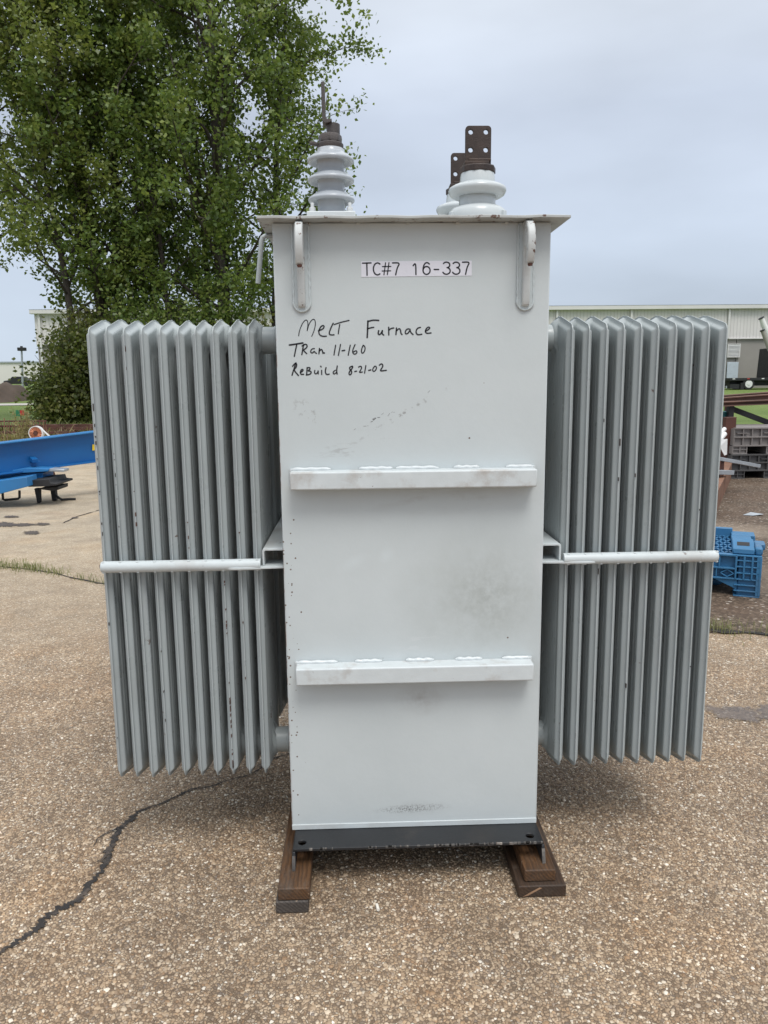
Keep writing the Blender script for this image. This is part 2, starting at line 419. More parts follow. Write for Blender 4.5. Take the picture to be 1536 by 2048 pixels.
def ground_tint(N, p):
    """broad staining of the old surface: pale, ochre and rusty patches"""
    flat = N.scale(p, (1, 1, 0))
    a = N.noise(flat, 0.55, 5, 0.6)
    b = N.noise(flat, 1.7, 4, 0.6)
    c = N.noise(N.scale(p, (1.3, 0.8, 0)), 0.9, 4, 0.6)
    t = N.mix(N.rng(a, 0.3, 0.7), (0.84, 0.83, 0.83), (1.22, 1.21, 1.19))
    t = N.mix(N.math('MULTIPLY', N.rng(b, 0.50, 0.75), 0.6, clamp=True), t, (1.10, 0.94, 0.77))
    t = N.mix(N.math('MULTIPLY', N.rng(c, 0.55, 0.75), 0.55, clamp=True), t, (0.98, 0.80, 0.70))
    m = N.noise(flat, 4.2, 5, 0.68)
    q = N.noise(N.scale(p, (0.9, 1.3, 0)), 1.15, 6, 0.7)
    t = N.mix(N.math('MULTIPLY', N.rng(q, 0.57, 0.70), 0.55, clamp=True), t, (0.68, 0.65, 0.64))
    t = N.mix(1.0, t, N.mix(N.rng(m, 0.34, 0.66), (0.84, 0.83, 0.82), (1.10, 1.10, 1.09)), 'MULTIPLY')
    return t


def stone_hue(N, col, h):
    """some stones are ochre, some blue-grey"""
    col = N.mix(N.math('MULTIPLY', N.rng(h, 0.84, 0.98), 0.62, clamp=True), col, N.mix(0.5, col, (0.46, 0.26, 0.12)))
    return N.mix(N.math('MULTIPLY', N.rng(h, 0.18, 0.04), 0.7, clamp=True), col, N.mix(0.4, col, (0.27, 0.27, 0.275)))


def make_ground_mat():
    N = NT('exposed aggregate')
    p = N.scale(N.pos(), (1, 1, 0))
    wob = N.n('ShaderNodeTexNoise', {'Vector': p, 'Scale': 40.0, 'Detail': 2}).outputs['Color']
    pw = N.n('ShaderNodeVectorMath', {0: p, 1: N.n('ShaderNodeVectorMath', {0: wob, 'Scale': 0.006}, operation='SCALE').outputs[0]}, operation='ADD').outputs[0]
    v1 = N.n('ShaderNodeTexVoronoi', {'Vector': pw, 'Scale': 116.0})
    ve = N.n('ShaderNodeTexVoronoi', {'Vector': pw, 'Scale': 116.0}, feature='DISTANCE_TO_EDGE')
    cell = N.n('ShaderNodeSeparateColor', {0: v1.outputs['Color']}).outputs[0]
    col = stone_hue(N, N.ramp(cell, STONES), N.n('ShaderNodeSeparateColor', {0: v1.outputs['Color']}).outputs[1])
    edge = N.rng(ve.outputs['Distance'], 0.03, 0.16)
    col = N.mix(edge, (0.130, 0.096, 0.066), col)
    fine = N.noise(p, 420, 2)
    col = N.mix(N.rng(fine, 0.3, 0.7, 0.0, 0.5), col, N.mix(0.5, col, (0.16, 0.12, 0.09)))
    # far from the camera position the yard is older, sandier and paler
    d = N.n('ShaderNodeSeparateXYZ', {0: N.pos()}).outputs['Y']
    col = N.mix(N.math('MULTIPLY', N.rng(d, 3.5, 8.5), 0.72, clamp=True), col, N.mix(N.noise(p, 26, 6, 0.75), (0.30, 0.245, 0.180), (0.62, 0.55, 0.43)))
    col = N.mix(1.0, col, ground_tint(N, N.pos()), 'MULTIPLY')
    h = N.math('ADD', N.rng(ve.outputs['Distance'], 0.0, 0.25), N.math('MULTIPLY', cell, 0.5))
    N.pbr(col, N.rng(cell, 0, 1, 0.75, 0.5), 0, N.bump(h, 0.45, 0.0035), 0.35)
    return N.m


def make_pebble_mat():
    N = NT('aggregate stone')
    r = N.island()
    col = stone_hue(N, N.ramp(r, STONES), N.n('ShaderNodeTexWhiteNoise', {'W': N.math('MULTIPLY', r, 917.0)}, noise_dimensions='1D').outputs['Value'])
    col = N.mix(N.rng(N.noise(N.pos(), 260, 3), 0.35, 0.7, 0.0, 0.45), col, N.mix(0.5, col, (0.15, 0.11, 0.08)))
    col = N.mix(1.0, col, ground_tint(N, N.pos()), 'MULTIPLY')
    N.pbr(col, 0.55, 0, None, 0.4)
    return N.m


def make_dirt_mat():
    N = NT('damp dirt and gravel')
    p = N.scale(N.pos(), (1, 1, 0))
    v1 = N.n('ShaderNodeTexVoronoi', {'Vector': p, 'Scale': 55.0})
    cell = N.n('ShaderNodeSeparateColor', {0: v1.outputs['Color']}).outputs[0]
    col = N.ramp(cell, [(0.0, (0.040, 0.031, 0.023)), (0.5, (0.085, 0.063, 0.045)), (0.85, (0.15, 0.112, 0.080)), (0.96, (0.22, 0.175, 0.13)), (1.0, (0.50, 0.46, 0.41))])
    col = N.mix(N.rng(N.noise(p, 1.3, 5, 0.65), 0.35, 0.7), col, N.mix(0.6, col, (0.125, 0.078, 0.052)))
    col = N.mix(N.math('MULTIPLY', N.rng(N.noise(p, 0.42, 4, 0.6), 0.52, 0.7), 0.7, clamp=True), col, (0.29, 0.235, 0.18))
    N.pbr(col, 0.75, 0, N.bump(N.noise(p, 60, 4), 0.6, 0.012), 0.3)
    return N.m


def make_lawn_mat():
    N = NT('mown grass')
    p = N.pos()
    a = N.noise(N.scale(p, (1, 0.5, 0)), 0.35, 5, 0.65)
    b = N.noise(p, 7.0, 6, 0.8)
    col = N.ramp(N.math('ADD', N.math('MULTIPLY', a, 0.5), N.math('MULTIPLY', b, 0.5)), [(0.30, (0.075, 0.112, 0.028)), (0.5, (0.130, 0.190, 0.048)), (0.68, (0.20, 0.245, 0.080))])
    N.pbr(col, 0.8, 0, N.bump(b, 0.9, 0.08), 0.2)
    return N.m


def make_leaf_mat(name, dark, mid, light):
    N = NT(name)
    r = N.island()
    big = N.noise(N.pos(), 0.8, 3)
    f = N.math('ADD', N.math('MULTIPLY', r, 0.55), N.rng(big, 0.36, 0.64, 0.0, 0.45))
    col = N.ramp(f, [(0.0, dark), (0.5, mid), (1.0, light)])
    bs = N.n('ShaderNodeBsdfPrincipled', {'Base Color': col, 'Roughness': 0.45, 'Specular IOR Level': 0.45})
    tr = N.n('ShaderNodeBsdfTranslucent', {'Color': N.mix(0.5, col, (0.22, 0.28, 0.045))})
    ms = N.n('ShaderNodeMixShader', {0: 0.42, 1: bs.outputs[0], 2: tr.outputs[0]})
    N.t.links.new(ms.outputs[0], N.out.inputs['Surface'])
    return N.m


def make_wood_mat(name, dark, light):
    N = NT(name)
    o = N.obj()
    rnd = N.math('MULTIPLY', N.n('ShaderNodeObjectInfo').outputs['Random'], 1.0)
    off = N.n('ShaderNodeVectorMath', {0: o, 1: N.n('ShaderNodeCombineXYZ', {'X': rnd, 'Z': rnd}).outputs[0]}, operation='ADD').outputs[0]
    warp = N.n('ShaderNodeTexNoise', {'Vector': N.scale(off, (6, 1.2, 6)), 'Scale': 3.0, 'Detail': 3}).outputs['Color']
    wv = N.n('ShaderNodeVectorMath', {0: off, 1: N.n('ShaderNodeVectorMath', {0: warp, 'Scale': 0.02}, operation='SCALE').outputs[0]}, operation='ADD').outputs[0]
    rings = N.n('ShaderNodeTexWave', {'Vector': wv, 'Scale': 36.0, 'Distortion': 3.0, 'Detail': 2}, wave_type='RINGS', rings_direction='Y').outputs['Fac']
    fib = N.noise(N.scale(off, (1, 0.04, 1)), 210, 3, 0.7)
    f = N.math('ADD', N.math('MULTIPLY', rings, 0.22), N.math('MULTIPLY', fib, 0.75))
    col = N.mix(N.rng(f, 0.2, 0.85), dark, light)
    blot = N.noise(off, 7, 5, 0.7)
    col = N.mix(N.math('MULTIPLY', N.rng(blot, 0.48, 0.72), 0.8, clamp=True), col, (0.040, 0.033, 0.028))
    blot2 = N.noise(N.scale(off, (1, 0.4, 1)), 16, 5, 0.75)
    col = N.mix(N.math('MULTIPLY', N.rng(blot2, 0.50, 0.70), 0.55, clamp=True), col, (0.13, 0.105, 0.085))
    scr = N.noise(N.scale(off, (1, 0.35, 2.2)), 26, 4, 0.7, 0.6)
    col = N.mix(N.rng(scr, 0.665, 0.69, 0, 0.6), col, (0.42, 0.31, 0.22))
    N.pbr(col, 0.62, 0, N.bump(f, 0.35, 0.004), 0.4)
    return N.m


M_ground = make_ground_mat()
M_pebble = make_pebble_mat()
M_dirt = make_dirt_mat()
M_lawn = make_lawn_mat()
M_leaf = make_leaf_mat('poplar leaf', (0.056, 0.102, 0.026), (0.132, 0.198, 0.047), (0.300, 0.345, 0.088))
M_leaf2 = make_leaf_mat('willow leaf', (0.082, 0.118, 0.028), (0.160, 0.205, 0.048), (0.30, 0.325, 0.085))
M_bush = make_leaf_mat('shrub leaf', (0.040, 0.058, 0.018), (0.095, 0.115, 0.034), (0.22, 0.205, 0.065))
M_grass = make_leaf_mat('grass blade', (0.10, 0.13, 0.04), (0.22, 0.22, 0.09), (0.46, 0.41, 0.25))
M_dry = make_leaf_mat('dry weed', (0.14, 0.10, 0.05), (0.26, 0.20, 0.10), (0.34, 0.30, 0.14))
M_bark = painted('bark', (0.052, 0.043, 0.035), 0.85, 0.4, (0.03, 0.026, 0.02), 0.6, 0, 5.0, 0.6)
M_wood = make_wood_mat('oiled timber', (0.042, 0.022, 0.011), (0.165, 0.080, 0.033))
M_wood_grey = make_wood_mat('weathered timber', (0.030, 0.027, 0.025), (0.13, 0.11, 0.095))
M_wood_mid = make_wood_mat('stained timber', (0.028, 0.017, 0.011), (0.085, 0.048, 0.028))

M_rad = painted('radiator paint', (0.392, 0.430, 0.434), 0.32, 0.05, (0.20, 0.19, 0.17), 0.22, 0.9, 6.0, 0.03, chip=0.755)
M_fresh = painted('fresh white-grey paint', (0.555, 0.60, 0.61), 0.42, 0.05, (0.34, 0.28, 0.23), 0.55, 0.6, 8.0, 0.06, chip=0.74)
M_lid = painted('lid paint', (0.46, 0.48, 0.47), 0.5, 0.10, (0.16, 0.12, 0.09), 0.5, 0.95, 9.0, 0.06, chip=0.63)
M_hook = painted('worn hook paint', (0.505, 0.525, 0.52), 0.5, 0.08, (0.24, 0.19, 0.15), 0.5, 1.0, 11.0, 0.05, chip=0.67)
M_pad = painted('tank-coloured weld paint', (0.50, 0.55, 0.56), 0.45, 0.05, (0.28, 0.27, 0.26), 0.35, 0.5, 11.0, 0.05, chip=0.76)
M_porc = painted('painted porcelain', (0.40, 0.432, 0.465), 0.22, 0.03, (0.38, 0.38, 0.38), 0.25, 0.25, 9.0, 0.015, chip=0.75)
M_porc_white = painted('white glazed porcelain', (0.53, 0.572, 0.585), 0.20, 0.04, (0.40, 0.38, 0.35), 0.35, 0.4, 9.0, 0.02, chip=0.72)
M_bronze = painted('oxidised bronze', (0.050, 0.036, 0.031), 0.5, 0.3, (0.13, 0.075, 0.045), 0.6, 0, 22.0, 0.15, 0.35)
M_castiron = painted('dark cast metal', (0.075, 0.066, 0.064), 0.55, 0.25, (0.13, 0.10, 0.08), 0.5, 0, 20.0, 0.2, 0.25)
M_black = painted('black base paint', (0.017, 0.018, 0.020), 0.46, 0.25, (0.10, 0.08, 0.06), 0.35, 0.4, 8.0, 0.06, chip=0.74)
M_chipped = painted('chipped black edge', (0.10, 0.095, 0.09), 0.55, 0.3, (0.5, 0.44, 0.38), 0.9, 0.8, 26.0, 0.1, chip=0.66)
M_bolt = painted('bolt paint', (0.58, 0.60, 0.61), 0.4, 0.05, (0.3, 0.28, 0.25), 0.3, 0, 20.0, 0.03)
M_weld = painted('weld paint', (0.585, 0.62, 0.628), 0.35, 0.04, (0.45, 0.40, 0.35), 0.2, 0, 20.0, 0.10)
M_bar = painted('handled bar paint', (0.57, 0.61, 0.62), 0.42, 0.05, (0.30, 0.235, 0.185), 0.75, 0.6, 24.0, 0.06, chip=0.76)

M_blue = painted('blue machine paint', (0.003, 0.108, 0.325), 0.42, 0.10, (0.04, 0.09, 0.18), 0.4, 0.5, 1.6, 0.03, chip=0.74)
M_blue2 = painted('light blue machine paint', (0.025, 0.172, 0.410), 0.45, 0.12, (0.06, 0.10, 0.16), 0.4, 0.5, 2.5, 0.03, chip=0.74)
M_plastic_blue = painted('blue plastic', (0.032, 0.150, 0.300), 0.48, 0.10, (0.10, 0.13, 0.17), 0.55, 0, 6.0, 0.05)
M_plastic_grey = painted('warm grey plastic', (0.215, 0.195, 0.185), 0.6, 0.12, (0.12, 0.09, 0.07), 0.5, 0, 3.0, 0.05)
M_plastic_dark = painted('dark grey plastic', (0.075, 0.073, 0.073), 0.6, 0.15, (0.06, 0.05, 0.04), 0.5, 0, 3.0, 0.05)
M_rust = painted('rusty steel', (0.090, 0.036, 0.026), 0.8, 0.3, (0.05, 0.025, 0.02), 0.6, 0, 3.0, 0.25)
M_rust_brown = painted('brown rusted rail', (0.155, 0.085, 0.062), 0.8, 0.3, (0.06, 0.035, 0.025), 0.6, 0, 2.0, 0.25)
M_rust_light = painted('orange brown rust', (0.20, 0.10, 0.06), 0.85, 0.3, (0.08, 0.05, 0.035), 0.5, 0, 2.5, 0.3)
M_tar = painted('black rubber and steel', (0.016, 0.016, 0.018), 0.6, 0.3, (0.05, 0.04, 0.035), 0.4, 0, 4.0, 0.1)
M_galv = painted('galvanised steel', (0.40, 0.43, 0.46), 0.42, 0.12, (0.25, 0.25, 0.25), 0.4, 0, 9.0, 0.03, 0.45)
M_white = painted('white paint', (0.70, 0.70, 0.69), 0.5, 0.05, (0.45, 0.40, 0.34), 0.4, 0, 2.0, 0.05)
M_whitewall = painted('cream wall', (0.70, 0.67, 0.64), 0.7, 0.04, (0.5, 0.48, 0.44), 0.3, 0, 0.2, 0.02)
M_concrete = painted('precast concrete', (0.315, 0.295, 0.270), 0.85, 0.10, (0.20, 0.18, 0.16), 0.5, 0, 0.35, 0.1)
M_trim = painted('pale metal trim', (0.66, 0.645, 0.63), 0.5, 0.04, (0.4, 0.38, 0.35), 0.3, 0, 0.5, 0.02)
M_yellow = painted('yellow decal', (0.72, 0.52, 0.02), 0.5, 0.05, (0.4, 0.3, 0.1), 0.3, 0, 8.0, 0.02)
M_copper = painted('copper winding', (0.50, 0.20, 0.11), 0.45, 0.2, (0.2, 0.09, 0.05), 0.4, 0, 10.0, 0.2, 0.5)
M_tyre = painted('tyre rubber', (0.02, 0.02, 0.021), 0.8, 0.2, (0.06, 0.055, 0.05), 0.4, 0, 3.0, 0.1)
M_glass = painted('dark cab glass', (0.03, 0.04, 0.05), 0.08, 0.1, (0.05, 0.05, 0.05), 0.1, 0, 2.0, 0.0)
M_ink = painted('marker ink', (0.012, 0.012, 0.016), 0.45, 0.2, (0.05, 0.05, 0.05), 0.2, 0, 60.0, 0.0)
M_teal = painted('teal paint', (0.02, 0.12, 0.13), 0.6, 0.1, (0.03, 0.05, 0.05), 0.3, 0, 3.0, 0.02)
M_red = painted('red plastic', (0.45, 0.04, 0.03), 0.6, 0.1, (0.2, 0.05, 0.04), 0.3, 0, 3.0, 0.02)
M_green = painted('green plastic', (0.02, 0.16, 0.07), 0.6, 0.1, (0.03, 0.08, 0.04), 0.3, 0, 3.0, 0.02)
M_filler = painted('cracked tar filler', (0.034, 0.030, 0.028), 0.8, 0.4, (0.20, 0.155, 0.12), 1.0, 0, 40.0, 0.6)
M_paper = painted('cigarette paper', (0.78, 0.74, 0.66), 0.8, 0.06, (0.6, 0.5, 0.4), 0.3, 0, 60.0, 0.05)
M_soil = painted('dark soil heap', (0.070, 0.050, 0.038), 0.95, 0.3, (0.03, 0.022, 0.018), 0.6, 0, 1.2, 0.8)
M_pale_road = painted('pale gravel road', (0.40, 0.38, 0.35), 0.9, 0.1, (0.3, 0.27, 0.24), 0.4, 0, 0.5, 0.1)
M_oil = painted('oil stain', (0.085, 0.068, 0.056), 0.5, 0.3, (0.15, 0.12, 0.09), 0.8, 0, 9.0, 0.3)
M_sticker = painted('white label stock', (0.70, 0.70, 0.76), 0.35, 0.03, (0.45, 0.45, 0.5), 0.2, 0, 30.0, 0.02)


def make_siding_mat():
    N = NT('ribbed metal siding')
    o = N.obj()
    x = N.n('ShaderNodeSeparateXYZ', {0: o}).outputs['X']
    saw = N.math('PINGPONG', x, 0.152)
    line = N.rng(saw, 0.0, 0.035)
    col = N.mix(line, (0.52, 0.495, 0.475), (0.69, 0.66, 0.645))
    col = N.mix(N.math('MULTIPLY', N.rng(N.noise(N.scale(o, (1, 1, 0.15)), 0.9, 5, 0.7), 0.45, 0.75), 0.4, clamp=True), col, (0.56, 0.545, 0.51))
    N.pbr(col, 0.5, 0, N.bump(line, 0.6, 0.03), 0.4)
    return N.m


def make_wet_mat():
    N = NT('wet film on gravel')
    p = N.scale(N.pos(), (1, 1, 0))
    o = N.obj()
    r = N.n('ShaderNodeVectorMath', {0: N.scale(o, (2.6, 5.4, 0))}, operation='LENGTH').outputs['Value']
    k = N.math('ADD', N.noise(p, 6.0, 6, 0.72), N.math('MULTIPLY', N.rng(r, 0.35, 1.0), -0.28))
    wet = N.rng(k, 0.40, 0.50)
    v1 = N.n('ShaderNodeTexVoronoi', {'Vector': p, 'Scale': 92.0})
    cell = N.n('ShaderNodeSeparateColor', {0: v1.outputs['Color']}).outputs[0]
    dry = N.mix(1.0, N.ramp(cell, STONES), ground_tint(N, N.pos()), 'MULTIPLY')
    col = N.mix(wet, dry, N.mix(0.5, N.mix(1.0, dry, (0.40, 0.37, 0.35), 'MULTIPLY'), (0.10, 0.078, 0.065)))
    h = N.math('MULTIPLY', N.math('SUBTRACT', 1.0, N.math('MULTIPLY', wet, 0.8)), cell)
    bs = N.n('ShaderNodeBsdfPrincipled', {'Base Color': col, 'Roughness': N.rng(wet, 0, 1, 0.6, 0.16), 'Specular IOR Level': 0.45, 'Normal': N.bump(h, 0.4, 0.004)})
    tr = N.n('ShaderNodeBsdfTransparent')
    ms = N.n('ShaderNodeMixShader', {0: wet, 1: tr.outputs[0], 2: bs.outputs[0]})
    N.t.links.new(ms.outputs[0], N.out.inputs['Surface'])
    return N.m


M_siding = make_siding_mat()
M_wet = make_wet_mat()


def make_tank_mat():
    """brushed pale grey enamel with the marks of the photographed face, in the tank's own coordinates"""
    N = NT('tank enamel')
    o = N.obj()
    s = N.n('ShaderNodeSeparateXYZ', {0: o})
    X, Y, Z = s.outputs
    base = N.mix(N.rng(N.noise(o, 2.2, 5, 0.6), 0.3, 0.7), (0.510, 0.553, 0.560), (0.565, 0.608, 0.616))
    weave = N.noise(N.scale(o, (1, 1, 5)), 160, 2)
    weave2 = N.noise(N.scale(o, (6, 1, 1)), 130, 2)
    base = N.mix(N.rng(N.math('ADD', weave, weave2), 0.7, 1.3, 0.0, 0.10), base, (0.40, 0.43, 0.43))
    front = N.rng(Y, -0.573, -0.5745)

    def blob(cx, cz, rx, rz, ang=0.0, lo=0.35, hi=0.65, ns=9.0, stretch=(1, 1, 1)):
        dx = N.math('SUBTRACT', X, cx); dz = N.math('SUBTRACT', Z, cz)
        ca, sa = math.cos(ang), math.sin(ang)
        u = N.math('DIVIDE', N.math('ADD', N.math('MULTIPLY', dx, ca), N.math('MULTIPLY', dz, sa)), rx)
        v = N.math('DIVIDE', N.math('SUBTRACT', N.math('MULTIPLY', dz, ca), N.math('MULTIPLY', dx, sa)), rz)
        r2 = N.math('ADD', N.math('MULTIPLY', u, u), N.math('MULTIPLY', v, v))
        fall = N.math('POWER', N.rng(N.math('SQRT', r2), 1.0, 0.0), 1.1)
        nz = N.noise(N.scale(o, stretch), ns, 5, 0.7)
        return N.math('MULTIPLY', N.math('MULTIPLY', fall, N.rng(nz, lo, hi)), front, clamp=True)

    def lay(c, m, amt, col):
        return N.mix(N.math('MULTIPLY', m, amt, clamp=True), c, col)
    c = base
    c = lay(c, blob(0.20, 0.86, 0.30, 0.27, 0.35, 0.25, 0.6, 7), 0.52, (0.345, 0.365, 0.335))    # olive bloom
    c = lay(c, blob(0.22, 0.87, 0.17, 0.16, 0.2, 0.38, 0.6, 42), 0.35, (0.27, 0.29, 0.275))
    c = lay(c, blob(0.02, 0.555, 0.09, 0.06, 0, 0.35, 0.6, 12), 0.7, (0.34, 0.33, 0.315))          # below the lower bar
    c = lay(c, blob(-0.01, 0.198, 0.13, 0.016, 0.04, 0.50, 0.55, 190), 1.0, (0.10, 0.10, 0.10))   # sooty smear
    c = lay(c, blob(0.01, 0.198, 0.12, 0.030, 0, 0.3, 0.7, 40), 0.45, (0.26, 0.265, 0.26))
    c = lay(c, blob(-0.03, 1.41, 0.20, 0.010, 0.52, 0.56, 0.62, 70, (1, 1, 1)), 0.75, (0.18, 0.17, 0.16))   # long scuff
    c = lay(c, blob(-0.16, 1.315, 0.16, 0.028, 0.12, 0.55, 0.64, 34, (0.5, 1, 2)), 0.6, (0.27, 0.26, 0.25))
    c = lay(c, blob(-0.30, 1.42, 0.03, 0.06, 0.9, 0.56, 0.62, 60), 0.8, (0.20, 0.19, 0.18))
    c = lay(c, blob(0.10, 1.16, 0.30, 0.05, 0.0, 0.50, 0.70, 22, (0.6, 1, 2)), 0.45, (0.36, 0.35, 0.33))
    c = lay(c, blob(-0.18, 0.98, 0.06, 0.022, 0.5, 0.2, 0.5, 8), 0.55, (0.60, 0.655, 0.67))        # touched-up spots
    c = lay(c, blob(-0.08, 1.0, 0.03, 0.025, 0.8, 0.2, 0.5, 8), 0.6, (0.60, 0.655, 0.67))
    c = lay(c, blob(0.375, 0.95, 0.03, 0.10, 0.0, 0.25, 0.5, 10), 0.7, (0.60, 0.625, 0.635))
    c = lay(c, blob(0.0, 0.73, 0.13, 0.035, 0.45, 0.53, 0.58, 30, (0.6, 1, 1.8)), 0.6, (0.60, 0.625, 0.635))
    # rust specks thick along the left edge, rare elsewhere
    vor = N.n('ShaderNodeTexVoronoi', {'Vector': N.scale(o, (1, 0.2, 1)), 'Scale': 75.0})
    pick = N.n('ShaderNodeSeparateColor', {0: vor.outputs['Color']})
    size = N.rng(pick.outputs[1], 0, 1, 0.08, 0.36)
    dot = N.math('LESS_THAN', vor.outputs['Distance'], size)
    edge = N.math('MULTIPLY', N.rng(X, -0.325, -0.375), N.math('MULTIPLY', N.rng(Z, 0.30, 0.50, 0.25, 1), N.rng(Z, 1.20, 1.0)))
    prob = N.math('ADD', N.math('MULTIPLY', edge, 0.85), 0.002)
    m = N.math('MULTIPLY', dot, N.math('LESS_THAN', pick.outputs[0], prob))
    c = lay(c, m, 0.95, (0.115, 0.070, 0.045))
    # thin rusty line on arrises
    c = lay(c, N.math('MULTIPLY', N.rng(X, -0.3775, -0.3795), N.rng(N.noise(o, 30, 4), 0.5, 0.6)), 0.7, (0.25, 0.13, 0.08))
    rough = N.rng(N.noise(o, 14, 4), 0.3, 0.7, 0.42, 0.58)
    bump = N.bump(N.math('ADD', N.noise(o, 45, 3), N.math('MULTIPLY', N.noise(o, 3.0, 2), 6.0)), 0.10, 0.004)
    N.pbr(c, rough, 0, bump, 0.4)
    return N.m


M_tank = make_tank_mat()

# ------------------------------------------------------------------ ground
g = MB()
g.add([(-900, -300, 0), (900, -300, 0), (900, 1500, 0), (-900, 1500, 0)], [(0, 1, 2, 3)])
ground = tag(obj('ground', g, M_ground, smooth=False), 'yard of worn exposed aggregate paving under the transformer', kind='structure')


def slope_z(y):
    if y < 35: return 0.0
    if y < 70: return (y - 35) * 0.0166
    if y < 150: return 0.58 + (y - 70) * 0.0165
    return 1.9 + (y - 150) * 0.004


ys = [15, 19, 24, 30, 35, 42, 50, 60, 70, 90, 120, 150, 220, 400, 1400]
V, F = [], []
for j, y in enumerate(ys):
    for i in range(41):
        x = -600 + 30 * i if y > 150 else -120 + 6 * i
        yy = y
        if j == 0: yy = 15.2 + (4.6 if x < 4 else 0) + 0.7 * math.sin(x * 0.9) + 0.4 * math.sin(x * 2.3)
        if j == 1: yy = 21.0 + 0.3 * math.sin(x)
        V.append((x, yy, slope_z(y) + 0.02 + (0.03 if j == 1 else 0.0)))
for j in range(len(ys) - 1):
    for i in range(40):
        a = j * 41 + i
        F.append((a, a + 1, a + 42, a + 41))
lawn = tag(obj('lawn', MB().add(V, F), M_lawn), 'green mown grass rising gently behind the yard', kind='structure')


def blob_sheet(name, pts, z, mat, parent=None, wob=0.06, seed=0, n=3, smoothit=True):
    """irregular flat patch from a coarse outline"""
    rr = random.Random(seed)
    P = [Vector(p) for p in pts]
    for _ in range(n):
        Q = []
        for a, b in zip(P, P[1:] + P[:1]):
            Q += [a * 0.75 + b * 0.25, a * 0.25 + b * 0.75]
        P = Q
    c = sum(P, Vector((0, 0))) / len(P)
    P = [c + (p - c) * (1 + wob * (rr.random() - 0.5) * 2) for p in P]
    m = MB().add([(p.x, p.y, z) for p in P], [tuple(range(len(P)))])
    return obj(name, m, mat, parent, smooth=False)


# darker damp dirt lane on the right
dl = [(1.15, 4.42), (2.1, 4.36), (2.5, 4.26), (4.5, 3.95), (9, 3.6), (30, 3.6), (30, 16.5), (6.0, 16.8), (3.6, 12.0), (2.2, 8.0), (1.2, 6.0)]
dirt = tag(blob_sheet('dirt_lane', dl, 0.004, M_dirt, None, 0.012, 3, 2), 'damp dark dirt lane beyond the paving seam on the right', kind='structure')

# tar-filled crack running out from below the left radiators
ck = bpy.data.objects
def strip(pts, z, jag, seed):
    rr = random.Random(seed)
    L, Rr = [], []
    P = []
    for (a, b) in zip(pts[:-1], pts[1:]):
        for k in range(7):
            t = k / 7
            P.append([a[i] * (1 - t) + b[i] * t for i in range(3)])
    P.append(list(pts[-1]))
    for i, p in enumerate(P):
        q0, q1 = P[max(i - 1, 0)], P[min(i + 1, len(P) - 1)]
        d = Vector((q1[0] - q0[0], q1[1] - q0[1])).normalized()
        nn = Vector((-d.y, d.x))
        w = p[2] / 2
        c = Vector(p[:2]) + nn * w * 0.5 * math.sin(i * 0.9 + 2 * math.sin(i * 0.37))
        L.append(c + nn * w * (1 + jag * (rr.random() * 2 - 1)))
        Rr.append(c - nn * w * (1 + jag * (rr.random() * 2 - 1)))
    n = len(P)
    V = [(v.x, v.y, z) for v in L] + [(v.x, v.y, z) for v in Rr]
    return V, [(i, i + 1, n + i + 1, n + i) for i in range(n - 1)]


cm = MB()
for i, c in enumerate(CRACK):
    cm.add(*strip([(a, b, w * 0.92) for a, b, w in c], 0.004 + 0.0012 * i, 0.75, 5 + i))
tag(obj('crack', cm, M_filler, ground, smooth=False), kind='stuff')
sm = MB()
sm.add(*strip([(x, y, 0.018) for x, y in SEAM], 0.0044, 0.7, 9))
sm.add(*strip([tuple(gnd(*q)[:2]) + (0.02,) for q in ((128, 1046), (150, 1035), (190, 1023), (230, 1012))], 0.0044, 0.7, 10))
sm.add(*strip([(1.5, 4.47, 0.05), (2.1, 4.36, 0.05), (2.5, 4.25, 0.06), (3.2, 4.12, 0.06), (4.5, 3.95, 0.06)], 0.008, 0.7, 11))
tag(obj('paving_joint', sm, M_filler, ground, smooth=False), kind='stuff')
for k, (cx_, cy_, rx_, ry_) in enumerate([(62, 1066, 16, 4), (10, 1050, 20, 5), (45, 1050, 30, 3), (22, 1034, 14, 2.5), (86, 1049, 14, 2.5), (150, 1036, 7, 1.5)]):
    pts = [gnd(cx_ + rx_ * math.cos(t), cy_ + ry_ * math.sin(t))[:2] for t in np.linspace(0, 2 * math.pi, 9)[:-1]]
    blob_sheet('oil_stain', [Vector(p) for p in pts], 0.0042 + 0.0006 * k, M_oil, ground, 0.38, 20 + k)
pud = [gnd(*q)[:2] for q in ((1385, 1440), (1420, 1408), (1480, 1392), (1560, 1385), (1620, 1400), (1640, 1440), (1540, 1462), (1470, 1476), (1400, 1470))]
pd_c = sum((Vector(p) for p in pud), Vector((0, 0))) / len(pud)
pd = blob_sheet('puddle', [(Vector(p) - pd_c) * 1.25 for p in pud], 0.0, M_wet, None, 0.05, 31)
pd.location = (pd_c.x, pd_c.y, 0.005)
tag(pd, 'thin wet patch on the paving right of the radiators', kind='structure')

